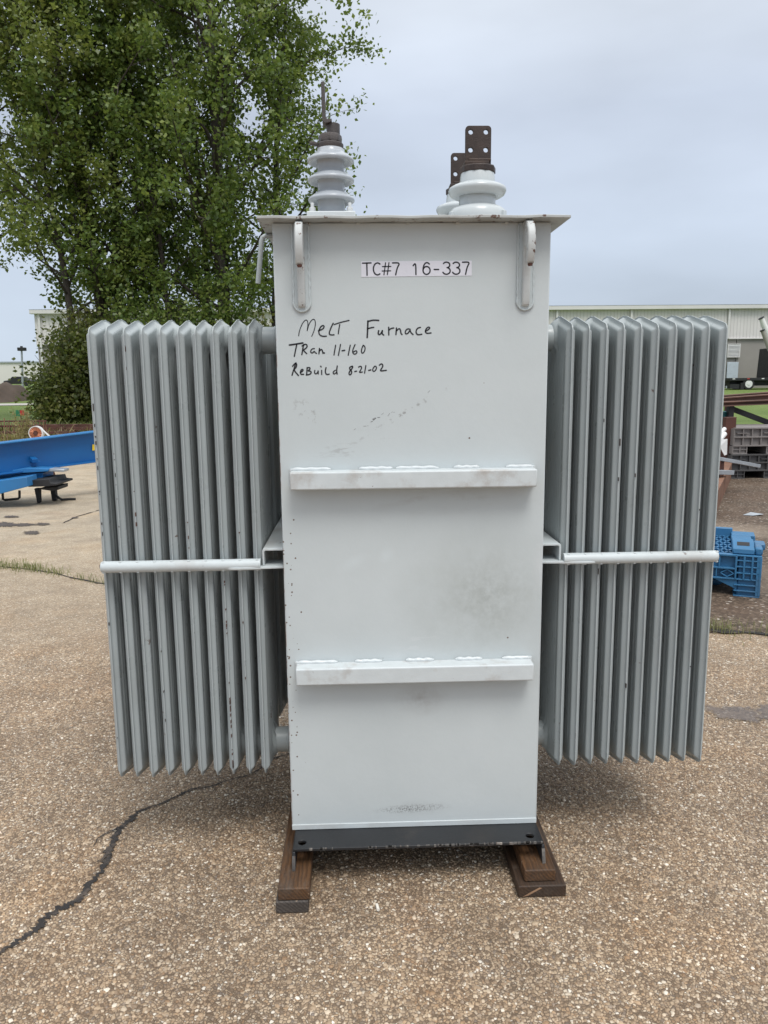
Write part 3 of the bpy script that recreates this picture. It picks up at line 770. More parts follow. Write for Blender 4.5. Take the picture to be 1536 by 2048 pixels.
# ------------------------------------------------------------------ loose and embedded stones close to the camera (too many to count)
step = 0.0102
cells = []
gy = np.arange(1.50, 4.3, step)
for y in gy:
    half = 0.62 * y + 0.25
    xs = np.arange(-half, half + 0.12 * y, step)
    cells.append(np.stack([xs + RNG.uniform(-.45, .45, len(xs)) * step, np.full(len(xs), y) + RNG.uniform(-.45, .45, len(xs)) * step], 1))
cells = np.concatenate(cells)
keep = RNG.random(len(cells)) < np.clip(0.80 - (cells[:, 1] - 2.6) * 0.30, 0.28, 0.80)
patch = np.sin(cells[:, 0] * 5.1 + 1.3 * np.sin(cells[:, 1] * 3.7)) * np.sin(cells[:, 1] * 4.3 + 1.7 * np.sin(cells[:, 0] * 2.9 + 1))
keep &= RNG.random(len(cells)) < np.clip(0.84 + 0.30 * patch, 0.45, 1)
for c in CRACK:
    for (x0, y0, w0), (x1, y1, w1) in zip(c[:-1], c[1:]):
        d = np.array([x1 - x0, y1 - y0]); L2 = d @ d
        t = np.clip(((cells - (x0, y0)) @ d) / L2, 0, 1)
        dist = np.hypot(*(cells - (x0, y0) - t[:, None] * d).T)
        keep &= (dist > (w0 + w1) / 4 + 0.003) | (RNG.random(len(cells)) < 0.16)
keep &= ~((cells[:, 0] > -0.26) & (cells[:, 0] < -0.155) & (cells[:, 1] > 1.99)) & ~((cells[:, 0] > 0.445) & (cells[:, 0] < 0.60) & (cells[:, 1] > 2.02))
cells = cells[keep]
n = len(cells)
k5 = np.arange(5) * 2 * np.pi / 5
ang = RNG.uniform(0, 6.28, n)
rad = RNG.lognormal(math.log(0.0045), 0.33, n).clip(0.0022, 0.0105)
asp = RNG.uniform(0.62, 1.0, n)
hgt = RNG.uniform(0.0008, 0.0030, n)
jr = RNG.uniform(0.78, 1.2, (n, 5))
tilt = RNG.uniform(-0.13, 0.13, (n, 2))
def ring(scale, zoff):
    a = k5[None] + RNG.uniform(-.22, .22, (n, 5))
    u = np.cos(a) * rad[:, None] * jr * scale
    v = np.sin(a) * rad[:, None] * jr * scale * asp[:, None]
    x = u * np.cos(ang)[:, None] - v * np.sin(ang)[:, None]
    y = u * np.sin(ang)[:, None] + v * np.cos(ang)[:, None]
    z = zoff[:, None] + x * tilt[:, :1] + y * tilt[:, 1:]
    return np.stack([cells[:, :1] + x, cells[:, 1:] + y, z], 2)
lowr = ring(1.0, np.full(n, -0.001))
topr = ring(0.70, hgt)
PV = np.concatenate([lowr, topr], 1).reshape(-1, 3)
b = np.arange(n)[:, None] * 10
loop_list, starts, tot = [], [], 0
side = np.concatenate([np.stack([b[:, 0] + i, b[:, 0] + (i + 1) % 5, b[:, 0] + 5 + (i + 1) % 5, b[:, 0] + 5 + i], 1) for i in range(5)], 0)
top = b + np.arange(5, 10)[None]
me = bpy.data.meshes.new('gravel')
me.vertices.add(len(PV)); me.vertices.foreach_set('co', PV.astype(np.float32).ravel())
idx = np.concatenate([side.ravel(), top.ravel()]).astype(np.int32)
me.loops.add(len(idx)); me.loops.foreach_set('vertex_index', idx)
st = np.concatenate([np.arange(len(side)) * 4, len(side) * 4 + np.arange(n) * 5]).astype(np.int32)
me.polygons.add(len(st)); me.polygons.foreach_set('loop_start', st)
me.update(calc_edges=True)
tag(link('gravel', me, M_pebble, smooth=False), 'embedded and loose stones of the paving surface in front', kind='stuff')
print('pebbles', n)

# ------------------------------------------------------------------ the transformer
FY = 2.19                       # front face of the tank
TX0, TX1, TZ0, TZ1 = -0.222, 0.539, 0.138, 1.927
BY = FY + 1.15                  # back face
TC = Vector(((TX0 + TX1) / 2, (FY + BY) / 2, 0.0))
T = thing('power_transformer', TC, 'large pale grey oil-filled transformer with finned radiators standing on timber in the yard', 'transformer')

obj('tank', MB().box(TX0, TX1, FY, BY, TZ0, TZ1), M_tank, T, bevel=0.004, seg=3)
obj('bottom_strip', MB().box(TX0 + 0.001, TX1 - 0.001, FY - 0.0025, FY + 0.002, TZ0 + 0.0005, TZ0 + 0.017), M_fresh, T, bevel=0.001)

# lid: a plate with slightly bowed edges
lm = MB()
nx = 40
for a in range(nx):
    pass
LX0, LX1, LY0, LY1 = -0.257, 0.578, 2.135, BY + 0.05
V = []
for j, y in enumerate((LY0, LY1)):
    for i in range(nx + 1):
        x = LX0 + (LX1 - LX0) * i / nx
        w = 0.0012 * math.sin(i * 1.7) + 0.001 * math.sin(i * 0.6 + 1)
        for z in (TZ1, TZ1 + 0.0075):
            V.append((x, y + (w if j == 0 else 0), z + 0.0008 * math.sin(i * 0.9 + j)))
F = []
W = nx + 1
for i in range(nx):
    a = i * 2; b = (W + i) * 2
    F += [(a, a + 2, b + 2, b), (a + 1, b + 1, b + 3, a + 3), (a, a + 1, a + 3, a + 2), (b, b + 2, b + 3, b + 1)]
F += [(0, W * 2, W * 2 + 1, 1), (nx * 2, nx * 2 + 1, (W + nx) * 2 + 1, (W + nx) * 2)]
obj('lid', MB().add(V, F), M_lid, T, bevel=0.0012)
for i in range(5):
    x = -0.13 + 0.135 * i
    obj('lid_weld', MB().box(x, x + 0.012, FY - 0.006, FY + 0.001, TZ1 - 0.006, TZ1 - 0.0004), M_hook, T, bevel=0.002)


# lifting hooks on the front face
HOOK = [(0, 1.9262), (.036, 1.9262), (.056, 1.917), (.071, 1.899), (.078, 1.876), (.077, 1.85), (.071, 1.828), (.064, 1.811), (.055, 1.808), (.050, 1.816), (.050, 1.834), (.046, 1.849),
        (.038, 1.856), (.030, 1.854), (.025, 1.842), (.0225, 1.815), (.0205, 1.76), (.0185, 1.72), (.013, 1.704), (0, 1.702)]
for hx, lab in ((-0.147, None), (0.470, None)):
    h = sub('lifting_hook', T, (hx, FY, 1.8))
    pl = holed_plate([(d, z) for d, z in HOOK], [(0.047, 1.893, 0.0075)], lambda d, z, w, hx=hx: (hx + w, FY - 0.0004 - d, z), -0.0105, 0.0105)
    obj('hook_plate', pl, M_hook, h, bevel=0.0045, seg=3)
    pad = [(-.021, 1.925), (.021, 1.925)] + [(.021 * math.cos(t), 1.716 + .021 * math.sin(t)) for t in np.linspace(0, -math.pi, 11)]
    pm = MB().prism(pad, lambda u, v, w, hx=hx: (hx + u, FY - w, v), -0.001, 0.0055)
    obj('backing_plate', pm, M_pad, h, bevel=0.003, seg=3)
    wm = MB()
    path = [(-.0215, 1.92)] + [(-.0215 + .0007 * math.sin(i * 2.1), 1.92 - .0051 * i) for i in range(1, 40)]
    path += [(.0225 * math.cos(t), 1.716 + .0225 * math.sin(t)) for t in np.linspace(math.pi, 2 * math.pi, 12)]
    path += [(.0215 + .0007 * math.sin(i * 1.7), 1.721 + .0051 * i) for i in range(1, 40)]
    wm.tube([(hx + u, FY - 0.0035, v) for u, v in path], [0.0034 + 0.0005 * math.sin(i * 1.3) for i in range(len(path))], 8)
    obj('weld', wm, M_pad, h)
    tipm = MB().tube([(hx, FY - 0.058, 1.809), (hx + 0.0005, FY - 0.058, 1.803)], [0.0072, 0.0058], 10)
    obj('worn_tip', tipm, M_rust, h)

# side rod under the lid on the left
obj('hanging_rod', MB().tube([(-0.226, 2.345, 1.9215), (-0.258, 2.345, 1.9205), (-0.266, 2.345, 1.916), (-0.270, 2.345, 1.906), (-0.273, 2.345, 1.88), (-0.2845, 2.345, 1.788)], 0.0072, 10), M_rad, T)

# stiffener bars with lumpy weld beads on top
for z0, z1, x0, x1, beads in ((1.2035, 1.254, -0.191, 0.504, [(-.191, -.078), (.003, .098), (.108, .230), (.273, .347), (.424, .502)]),
                              (0.628, 0.679, -0.191, 0.507, [(-.191, -.07), (-.018, .062), (.133, .218), (.281, .362), (.421, .506)])):
    bar_ = sub('stiffener_bar', T, (0.157, FY, z0))
    obj('bar', MB().box(x0, x1, FY - 0.056, FY + 0.001, z0, z1), M_bar, bar_, bevel=0.0045, seg=3)
    for a, b in beads:
        nseg = 22
        pts = [(a + (b - a) * i / nseg, FY - 0.006 + 0.0005 * math.sin(i * 1.3), z1 + 0.0025 + 0.0007 * math.sin(i * 0.9 + a * 40)) for i in range(nseg + 1)]
        rs = [(0.0058 + 0.0007 * math.sin(i * 0.8 + b * 30)) * min(1, 0.5 + 0.25 * min(i, nseg - i)) for i in range(nseg + 1)]
        obj('weld_bead', MB().tube(pts, rs, 10), M_weld, bar_)
    for sx in (x0, x1):
        obj('end_weld', MB().tube([(sx, FY - 0.0045, z0 + 0.002), (sx, FY - 0.0045, z1 + 0.004)], 0.005, 8), M_weld, bar_)

# adhesive label and marker writing
on_face = lambda d: (lambda u, v: (u / 1000.0, FY - d, v / 1000.0))
st = sub('label_sticker', T, (0.169, FY, 1.805))
obj('sticker', MB().add([(0.0170, FY - .0010, 1.7842), (0.3212, FY - .0010, 1.7860), (0.3210, FY - .0010, 1.8258), (0.0170, FY - .0010, 1.8252),
                         (0.0170, FY + .0001, 1.7842), (0.3212, FY + .0001, 1.7860), (0.3210, FY + .0001, 1.8258), (0.0170, FY + .0001, 1.8252)],
                        [(0, 1, 2, 3), (0, 4, 5, 1), (1, 5, 6, 2), (2, 6, 7, 3), (3, 7, 4, 0)]), M_sticker, st, smooth=False)
def letters(strokes, counts, d, parent, name, k=1.0):
    i = 0
    for c in counts:
        obj(name, ribbon([(w * k, p) for w, p in strokes[i:i + c]], on_face(d)), M_ink, parent, smooth=False)
        i += c


letters(LABEL, (2, 1, 4, 1, 1, 1, 1, 1, 1, 1), 0.0013, st, 'letter')
for S_, cnt in ((MELT, (2, 1, 1, 2, 3, 2, 2, 2, 1, 1, 1)), (TRAN, (2, 2, 1, 2, 1, 1, 1, 1, 1, 1, 1)), (REBUILD, (2, 1, 2, 1, 2, 1, 2, 1, 1, 1, 1, 1, 1, 1))):
    hw_ = sub('handwriting', T, (S_[0][1][0][0] / 1000, FY, S_[0][1][0][1] / 1000))
    letters(S_, cnt, 0.0006, hw_, 'letter', 1.06)
sc = MB()
rr = random.Random(4)
for i in range(13):                        # scuffs and nicks that broke the paint
    u = rr.uniform(-190, 60); v = 1355 + (u + 190) * 0.47 + rr.uniform(-7, 7)
    a = rr.uniform(-0.2, 1.0); l = rr.uniform(3, 10)
    sc.add(*(lambda m: (m.v, m.f))(ribbon([(rr.uniform(0.5, 1.2), [(u + 158, v), (u + 158 + l * math.cos(a), v + l * math.sin(a))])], on_face(0.0005))))
tag(obj('scuff_mark', sc, M_castiron, T, smooth=False), kind='stuff')

# base frame: black plate with turned-down ends
base = sub('base_frame', T, (0.163, 2.7, 0.1))
pl = holed_plate([(-0.2105, 2.090), (0.5375, 2.090), (0.5375, BY + 0.09), (-0.2105, BY + 0.09)], [(-0.186, 2.123, 0.0125), (0.503, 2.123, 0.0125)],
                 lambda u, v, w: (u, v, w), 0.1285, 0.1375)
obj('base_plate', pl, M_black, base, bevel=0.002)
for x0, x1 in ((-0.2135, -0.2045), (0.5315, 0.5405)):
    prof = [(2.0745, 0.0765), (2.0745, 0.085), (2.086, 0.118), (2.089, 0.1280), (BY + 0.088, 0.1280), (BY + 0.088, 0.0765)]
    obj('side_flange', MB().prism(prof, lambda u, v, w: (w, u, v), x0, x1), M_black, base, bevel=0.0015)
em = MB()                                  # bare and chipped paint along the front edges
rr = random.Random(8)
for i in range(90):
    x = rr.uniform(-0.20, 0.53); l = rr.uniform(0.003, 0.014)
    if x < 0.2 and rr.random() < .6: continue
    em.box(x, x + l, 2.0893, 2.0935, 0.1345 - rr.uniform(0, .004), 0.1381)
tag(obj('chipped_edge', em, M_chipped, base, bevel=0.0006), kind='stuff')
for x0, x1 in ((-0.2137, -0.2043), (0.5313, 0.5407)):
    obj('chipped_edge', MB().prism([(2.0735, 0.0770), (2.0735, 0.0848), (2.0850, 0.1178), (2.0885, 0.1178), (2.077, 0.0770)], lambda u, v, w: (w, u, v), x0, x1), M_chipped, base)


# ---- radiators
PZT, PZB, APEX = 1.656, 0.292, 0.037
PD = 0.16


def hat(s):
    u = abs(s)
    u0 = 0.012
    z = APEX * (PD - u) / (PD - u0) if u > u0 else APEX
    e_ = PD - u
    if e_ < 0.016:
        z -= 0.016 - math.sqrt(max(0, 0.016 ** 2 - (0.016 - e_) ** 2))
    # soft shoulders
    return z - 0.003 * math.exp(-((u - u0) / 0.012) ** 2)


def sst(x):
    x = min(1, max(0, x))
    return x * x * (3 - 2 * x)


def panel_mesh():
    inner = [-0.128 + 0.256 * i / 80 for i in range(81)]
    edge = [0.16, 0.1585, 0.155, 0.150, 0.1475, 0.1450, 0.1425, 0.140, 0.1375, 0.1345, 0.1315]
    S = [-e_ for e_ in edge] + inner + edge[::-1]
    tv = [0, .0015, .005, .0115, .015, .0185, .022, .026, .031, .037, .044, .055, .070, .085, .10, .12, .145, .17, .20, .25, .32]
    nmid = 10
    nS = len(S)
    V, rows = [], []
    H = PZT - PZB + 2 * 0.0
    grid = []
    for s in S:
        zt, zb = PZT + hat(s), PZB - hat(s)
        col = [zb + d for d in tv] + [zb + .32 + (zt - zb - .64) * (i + 1) / (nmid + 1) for i in range(nmid)] + [zt - d for d in tv[::-1]]
        grid.append(col)
    nT = len(grid[0])

    def half(s, z):
        zt, zb = PZT + hat(s), PZB - hat(s)
        d = min(PD - abs(s), (zt - z) * 0.97, (z - zb) * 0.97)
        h = 0.0013 + 0.0120 * sst((d - 0.0080) / 0.0150)
        k = sst((zt - z - 0.055) / 0.07) * sst((z - zb - 0.055) / 0.07) * sst((0.131 - abs(s)) / 0.008)
        h -= k * 0.0072 * (0.5 + 0.5 * math.cos(2 * math.pi * s / 0.0222)) ** 1.6
        for zc in (1.628, 0.330):
            r = math.hypot(s, z - zc)
            h = max(h, (0.0012 + 0.0236 * sst((0.062 - r) / 0.022)) if r < 0.062 and d > 0.009 else h)
        return h
    for sgn in (-1, 1):
        for i, s in enumerate(S):
            for z in grid[i]:
                V.append((sgn * half(s, z), s, z))
    F = []
    n1 = nS * nT
    for i in range(nS - 1):
        for j in range(nT - 1):
            a = i * nT + j
            F.append((a, a + 1, a + nT + 1, a + nT))
            F.append((n1 + a, n1 + a + nT, n1 + a + nT + 1, n1 + a + 1))
    for j in range(nT - 1):
        for i in (0, nS - 1):
            a = i * nT + j
            F.append((a, n1 + a, n1 + a + 1, a + 1))
    for i in range(nS - 1):
        for j in (0, nT - 1):
            a = i * nT + j
            F.append((a, a + nT, n1 + a + nT, n1 + a))
    return MB().add(V, F).mesh('radiator_panel')


PM = panel_mesh()
PM.materials.append(M_rad)
wbm = MB().tube([(-0.0042, 0, 0), (-.002, 0, 0), (.002, 0, 0), (0.0042, 0, 0)], [.0015, .0032, .0032, .0015], 8).mesh('weld')
wbm.materials.append(M_fresh)
left_x = [-0.305 - 0.05 * i for i in range(10)]
right_x = [0.6235 + 0.0502 * i for i in range(10)]
HZT, HZB = 1.628, 0.332
rj = random.Random(21)
for side, xs in ((-1, left_x), (1, right_x)):
    for bank, y0 in enumerate((2.25, 2.665)):
        yc = y0 + PD
        rad_ = sub('radiator', T, (xs[0], yc, 1.0))
        first = None
        for x in xs:
            loc = Vector((x + rj.uniform(-.0011, .0011), yc + rj.uniform(-.002, .002), rj.uniform(-.002, .002))) - root_loc(rad_)
            if first is None:
                first = link('radiator_panel', PM, None, rad_, loc, angle=50)
            else:
                c = copy_obj(first, rad_); c.location = loc
            c = first if x == xs[0] else c
            c.rotation_euler = (rj.uniform(-.0012, .0012), 0, rj.uniform(-.004, .004))
        wall = TX0 if side < 0 else TX1
        for hz in (HZT, HZB):
            obj('header_pipe', MB().tube([(wall - side * 0.003, yc, hz), (xs[-1], yc, hz)], 0.0405, 28), M_rad, rad_)
            obj('pipe_weld', MB().tube([(wall + side * 0.020, yc, hz), (wall + side * 0.026, yc, hz)], 0.0425, 28), M_rad, rad_, bevel=0.002)
        if bank == 0:
            a, b_ = xs[0] - side * 0.012, xs[-1] + side * 0.007
            br = MB()
            pts = [(a, 2.2375, 0.970), (b_ - side * 0.006, 2.2375, 0.970), (b_ - side * 0.002, 2.2375, 0.970), (b_, 2.2375, 0.970)]
            br.tube(pts, [0.0172, 0.0172, 0.0155, 0.010], 24)
            obj('brace_pipe', br, M_fresh, rad_)
            w0 = None
            for x in xs:
                for dz in (0.0150, -0.0150):
                    loc = Vector((x + 0.002, 2.2300, 0.970 + dz)) - root_loc(rad_)
                    if w0 is None:
                        w0 = link('weld', wbm, None, rad_, loc)
                    else:
                        c = copy_obj(w0, rad_); c.location = loc
            if side < 0:
                obj('rusty_end', MB().tube([(b_ - 0.0005, 2.2375, 0.972), (b_ - 0.0025, 2.2375, 0.972)], [0.0095, 0.0065], 16), M_rust, rad_)
    # brace channel along the tank side and its flat bar
    wall = TX0 if side < 0 else TX1
    ch = sub('brace_channel', T, (wall, 2.7, 1.0))
    o0 = wall + side * 0.066
    prof = [(wall - side * 0.001, 1.0165), (o0 - side * 0.006, 1.0165), (o0 - side * 0.0018, 1.0147), (o0, 1.0105), (o0, 0.9655), (o0 - side * 0.006, 0.9655), (o0 - side * 0.006, 1.0075), (o0 - side * 0.009, 1.0105), (wall - side * 0.001, 1.0105)]
    obj('channel', MB().prism(prof, lambda u, v, w: (u, w, v), 2.238, 3.30), M_fresh, ch, bevel=0.001)
    o1 = wall + side * 0.166
    flat = [(wall - side * .001, 2.228), (o1 - side * .02, 2.2165), (o1, 2.222), (o1 - side * .01, 2.235), (o0, 2.246), (o0, 2.32), (wall - side * .001, 2.32)]
    obj('flat_bar', MB().prism(flat, lambda u, v, w: (u, v, w), 0.9585, 0.9650), M_fresh, ch, bevel=0.0012)


# scraped and rusted paint along some fin edges
rr = random.Random(17)
cm_ = {}
def chip_strip(xs, i, spans, mat_list):
    m = MB()
    for z0, z1, nchip in spans:
        for _ in range(nchip):
            z = rr.uniform(z0, z1); l = min(0.022, abs(rr.gauss(0, 1)) * 0.008 + 0.002)
            w = rr.uniform(.0006, .0014)
            m.box(xs[i] - w, xs[i] + w + .0004, 2.2476, 2.2476 + rr.uniform(.004, .010), z, z + l)
    tag(obj('paint_chip', m, mat_list, T), kind='stuff')
chip_strip(left_x, 9, [(1.25, 1.50, 6), (1.0, 1.2, 4), (0.4, 0.9, 2)], M_castiron)
chip_strip(left_x, 8, [(1.08, 1.36, 8), (1.45, 1.6, 3)], M_castiron)
chip_strip(left_x, 7, [(1.5, 1.6, 3), (1.0, 1.3, 3)], M_rust)
chip_strip(left_x, 4, [(0.98, 1.1, 3)], M_rust)
chip_strip(left_x, 2, [(0.30, 0.92, 22)], M_rust)
chip_strip(left_x, 1, [(0.5, 1.2, 3)], M_rust)
chip_strip(left_x, 6, [(0.4, 0.8, 3)], M_castiron)
for i_ in (2, 3, 4, 6, 8):
    chip_strip(right_x, i_, [(0.4, 1.45, 2)], M_castiron)

# ---- bushings
def rect_prism(cx, cy, wx, wy, z0, z1, mat, name, parent, bev=0.003):
    return obj(name, MB().box(cx - wx / 2, cx + wx / 2, cy - wy / 2, cy + wy / 2, z0, z1), mat, parent, bevel=bev, seg=3)


LT = TZ1 + 0.0075
hv = sub('bushing', T, (-0.063, 2.283, LT))
hv['label'] = 'tall ribbed bushing with three sheds and an upright bar'
cx, cy = -0.063, 2.283
rect_prism(cx, cy, 0.134, 0.118, LT - 0.0005, LT + 0.030, M_weld, 'flange', hv)


def shed(zc, R_, r0, t=1.0):
    d = R_ - r0
    return [(r0, zc + .0185), (r0 + .15 * d, zc + .0140), (r0 + .5 * d, zc + .0085), (R_ - .009, zc + .0040), (R_ - .0035, zc + .0010), (R_ - .0008, zc - .0025), (R_, zc - .0055), (R_ - .0012, zc - .0090), (R_ - .004, zc - .0112),
            (R_ - .008, zc - .0115), (r0 + .5 * d, zc - .0060), (r0 + .1 * d, zc - .0035), (r0, zc - .0055)]


prof = [(0.0385, LT + 0.028), (0.0385, 1.975)]
for zc in (2.0095, 2.0615, 2.1135):
    prof += [(r, z) for r, z in reversed(shed(zc, 0.0655, 0.0375))]
prof += [(0.0365, 2.139), (0.034, 2.1405)]
obj('porcelain', MB().lathe(cx, cy, prof, 56), M_porc, hv, angle=60)
obj('cap', MB().lathe(cx, cy, [(0.0355, 2.1365), (0.0365, 2.138), (0.0365, 2.151), (0.0345, 2.153), (0.0305, 2.154), (0.0305, 2.157)], 40), M_castiron, hv)
obj('cap_nut', MB().lathe(cx, cy, [(0.0325, 2.1565), (0.0325, 2.172), (0.029, 2.177), (0.022, 2.1775)], 8), M_castiron, hv, bevel=0.0012)
obj('clamp_ear', MB().bar((cx - 0.034, cy - .005, 2.150), (cx - 0.056, cy - .012, 2.153), 0.014, 0.0085), M_castiron, hv, bevel=0.002)
obj('stud', MB().lathe(cx + 0.009, cy, [(0.0185, 2.176), (0.0185, 2.2035), (0.0165, 2.205)], 20), M_castiron, hv)
bp = [(cx + 0.006, 2.2045), (cx - 0.0105, 2.2000), (cx - 0.0190, 2.2045), (cx - 0.0205, 2.214), (cx - 0.0215, 2.306), (cx - 0.0120, 2.306), (cx - 0.0108, 2.2165), (cx - 0.006, 2.2115), (cx + 0.006, 2.2125)]
obj('terminal_bar', MB().prism(bp, lambda u, v, w: (u, w, v), cy - 0.024, cy + 0.024), M_castiron, hv, bevel=0.0012)
for sx, sy in ((-1, -1), (1, -1), (-1, 1), (1, 1)):
    bx, by = cx + sx * 0.0515, cy + sy * 0.046
    bm_ = MB().lathe(bx, by, [(0.0085, LT + 0.0295), (0.0085, LT + 0.040), (0.0078, LT + 0.0415)], 6)
    bm_.lathe(bx, by, [(0.0048, LT + 0.041), (0.0048, LT + 0.0525), (0.0042, LT + 0.0535)], 12)
    obj('bolt', bm_, M_bolt, hv)

lv0 = sub('bushing', T, (0.353, 2.31, LT))
lv0['label'] = 'squat bushing with one broad shed and a four-hole terminal plate'
cx, cy = 0.353, 2.31
LVP = []
prof = [(0.085, LT - 0.0003), (0.085, 1.958), (0.0835, 1.970), (0.078, 1.981), (0.070, 1.9865), (0.0585, 1.9885), (0.0545, 1.992), (0.0520, 1.999), (0.0515, 2.018),
        (0.058, 2.016), (0.068, 2.017), (0.077, 2.0225), (0.082, 2.031), (0.0825, 2.036), (0.080, 2.0415), (0.072, 2.046), (0.060, 2.051), (0.0505, 2.054), (0.0475, 2.083), (0.046, 2.086)]
P_ = obj('porcelain', MB().lathe(cx, cy, prof, 64), M_porc_white, lv0, angle=60)
for a in (0.25, 2.9, 3.6, 5.6):
    obj('clamp', MB().bar((cx + 0.072 * math.cos(a), cy + 0.072 * math.sin(a), LT + 0.022), (cx + 0.092 * math.cos(a), cy + 0.092 * math.sin(a), LT + 0.022), 0.016, 0.030), M_porc_white, lv0, bevel=0.002)
obj('cap', MB().lathe(cx, cy, [(0.0485, 2.080), (0.0515, 2.081), (0.0515, 2.096), (0.049, 2.0985), (0.030, 2.099)], 10), M_bronze, lv0, bevel=0.0015)
obj('clamp_collar', MB().box(cx - 0.040, cx + 0.030, cy - 0.022, cy + 0.022, 2.0985, 2.111).box(cx - 0.028, cx + 0.036, cy - 0.017, cy + 0.017, 2.111, 2.119), M_bronze, lv0, bevel=0.002)
pw = 0.0365
outl = [(-pw, 2.105), (pw, 2.105)] + [(pw - .010 + .010 * math.cos(t), 2.1965 + .010 * math.sin(t)) for t in np.linspace(0, math.pi / 2, 6)] + [(-pw + .010 + .010 * math.cos(t), 2.1965 + .010 * math.sin(t)) for t in np.linspace(math.pi / 2, math.pi, 6)]
obj('terminal_plate', holed_plate(outl, [(u, v, 0.0068) for u in (-0.0215, 0.0215) for v in (2.1425, 2.190)], lambda u, v, w: (cx + u, cy - 0.006 + w, v), -0.005, 0.005), M_bronze, lv0, bevel=0.001)
lv1 = copy_obj(lv0, T)
lv1.location = lv0.location + Vector((-0.002, 0.322, 0.017))
for ch_ in [o for o in COL.objects if o.parent == lv0]:
    copy_obj(ch_, lv1)
obj('mounting_boss', MB().lathe(cx - 0.002, cy + 0.322, [(0.088, LT - .0003), (0.088, LT + 0.0168)], 40), M_porc_white, lv1, bevel=0.002)

# ------------------------------------------------------------------ timbers under the base
GT = 'timber packers under the transformer base'


def timber(x0, x1, y0, y1, z0, z1, mat, label, seed):
    rr_ = random.Random(seed)
    m = MB()
    nn = 10
    V = []
    for j in range(nn + 1):
        y = y0 + (y1 - y0) * j / nn
        w = 0.0008 * math.sin(j * 1.3 + seed)
        V += [(x0 + w, y, z0), (x1 + w, y, z0), (x1 + w, y, z1), (x0 + w, y, z1)]
    F = [(3, 2, 1, 0), (nn * 4, nn * 4 + 1, nn * 4 + 2, nn * 4 + 3)]
    for j in range(nn):
        a = j * 4
        F += [(a + k, a + (k + 1) % 4, a + 4 + (k + 1) % 4, a + 4 + k) for k in range(4)]
    m.add(V, F)
    c = Vector(((x0 + x1) / 2, (y0 + y1) / 2, z0))
    return tag(link('timber', m.mesh('timber', c), mat, None, c, bevel=0.004, seg=3), label, 'timber', GT)


timber(-0.256, -0.163, 1.992, 3.45, 0.0, 0.0375, M_wood_grey, 'dark weathered timber on the paving, lowest under the left corner of the transformer', 1)
timber(-0.250, -0.159, 1.996, 3.52, 0.038, 0.0760, M_wood, 'brown oiled timber under the left flange of the base, on top of a grey one', 2)
timber(0.450, 0.592, 2.026, 3.50, 0.0, 0.0375, M_wood_mid, 'wide dark timber with a pale gouge on its end, lowest under the right corner', 3)
timber(0.472, 0.565, 2.044, 3.40, 0.038, 0.0760, M_wood, 'narrow orange-brown timber under the right flange of the base, on a wider one', 4)
gm = MB().add([(0.462, 2.0252, 0.004), (0.480, 2.0252, 0.008), (0.520, 2.0252, 0.031), (0.512, 2.0252, 0.033), (0.490, 2.0252, 0.021)], [(0, 1, 2, 3, 4)])
gt = [o for o in COL.objects if o.name == 'timber.002'][0]
obj('gouge', gm, painted('fresh wood', (0.33, 0.20, 0.12), 0.8, 0.2), gt, smooth=False)

# cigarette butt lying in front
cb = gnd(752, 1812)
cg = tag(obj('cigarette_butt', MB().tube([(0.034, 2.008, 0.0075), (0.0375, 1.985, 0.0075)], 0.0045, 12), M_paper), 'small white cigarette butt on the paving in front of the left timbers', 'cigarette butt')

# ------------------------------------------------------------------ long pale warehouse behind everything
WY = 70.0
wx0, wx1 = -28.0, 62.0
gz = slope_z(WY)
wh = thing('warehouse', (17, WY, gz), 'long pale metal warehouse with grey concrete lower wall across the far lawn', 'warehouse')
obj('siding', MB().box(wx0, wx1, WY, WY + 40, 5.02, 7.62), M_siding, wh, smooth=False)
pwid = 5.2
x = wx0 + 0.02
pm0 = None
while x < wx1 - 0.1:
    x2 = min(x + pwid, wx1 - 0.02)
    if pm0 is None:
        pm0 = MB().box(-pwid / 2 + .03, pwid / 2 - .03, -0.06, 0.6, 0.0, 5.02 - gz + 0.3).mesh('concrete_panel')
        pm0.materials.append(M_concrete)
    link('concrete_panel', pm0, None, wh, (x + pwid / 2 - 17, 0.15, -0.3), bevel=0.02)
    x += pwid
obj('gutter', MB().box(wx0 - 0.25, wx1 + .2, WY - 0.42, WY + 0.02, 7.62, 7.98), M_trim, wh, bevel=0.03)
obj('roof', MB().add([(wx0 - .3, WY - .44, 7.985), (wx1 + .3, WY - .44, 7.985), (wx1 + .3, WY + 20, 8.6), (wx0 - .3, WY + 20, 8.6), (wx0 - .3, WY + 40.4, 7.985), (wx1 + .3, WY + 40.4, 7.985)],
                     [(0, 1, 2, 3), (3, 2, 5, 4)]), M_trim, wh, smooth=False)
obj('ledge', MB().box(wx0, wx1, WY - 0.10, WY + 0.02, 4.98, 5.06), M_trim, wh)
for px in (80, 1113, 1261, 1456):
    p = at(px, 650, WY)
    obj('downspout', MB().box(p.x - 0.09, p.x + 0.09, WY - 0.22, WY - 0.02, 5.0 if px > 200 else 1.0, 7.62), M_trim, wh, bevel=0.02)
a, b = at(1453, 715, WY), at(1480, 687.5, WY)
lv = obj('vent', MB().box(a.x, a.x + .08, WY - .16, WY, a.z, b.z).box(b.x - .08, b.x, WY - .16, WY, a.z, b.z).box(a.x + .08, b.x - .08, WY - .16, WY, b.z - .08, b.z).box(a.x + .08, b.x - .08, WY - .16, WY, a.z, a.z + .08).box(a.x + .08, b.x - .08, WY - .075, WY - 0.065, a.z + .08, b.z - .08), M_trim, wh)
lv.data.materials[0] = M_trim
ns = 9
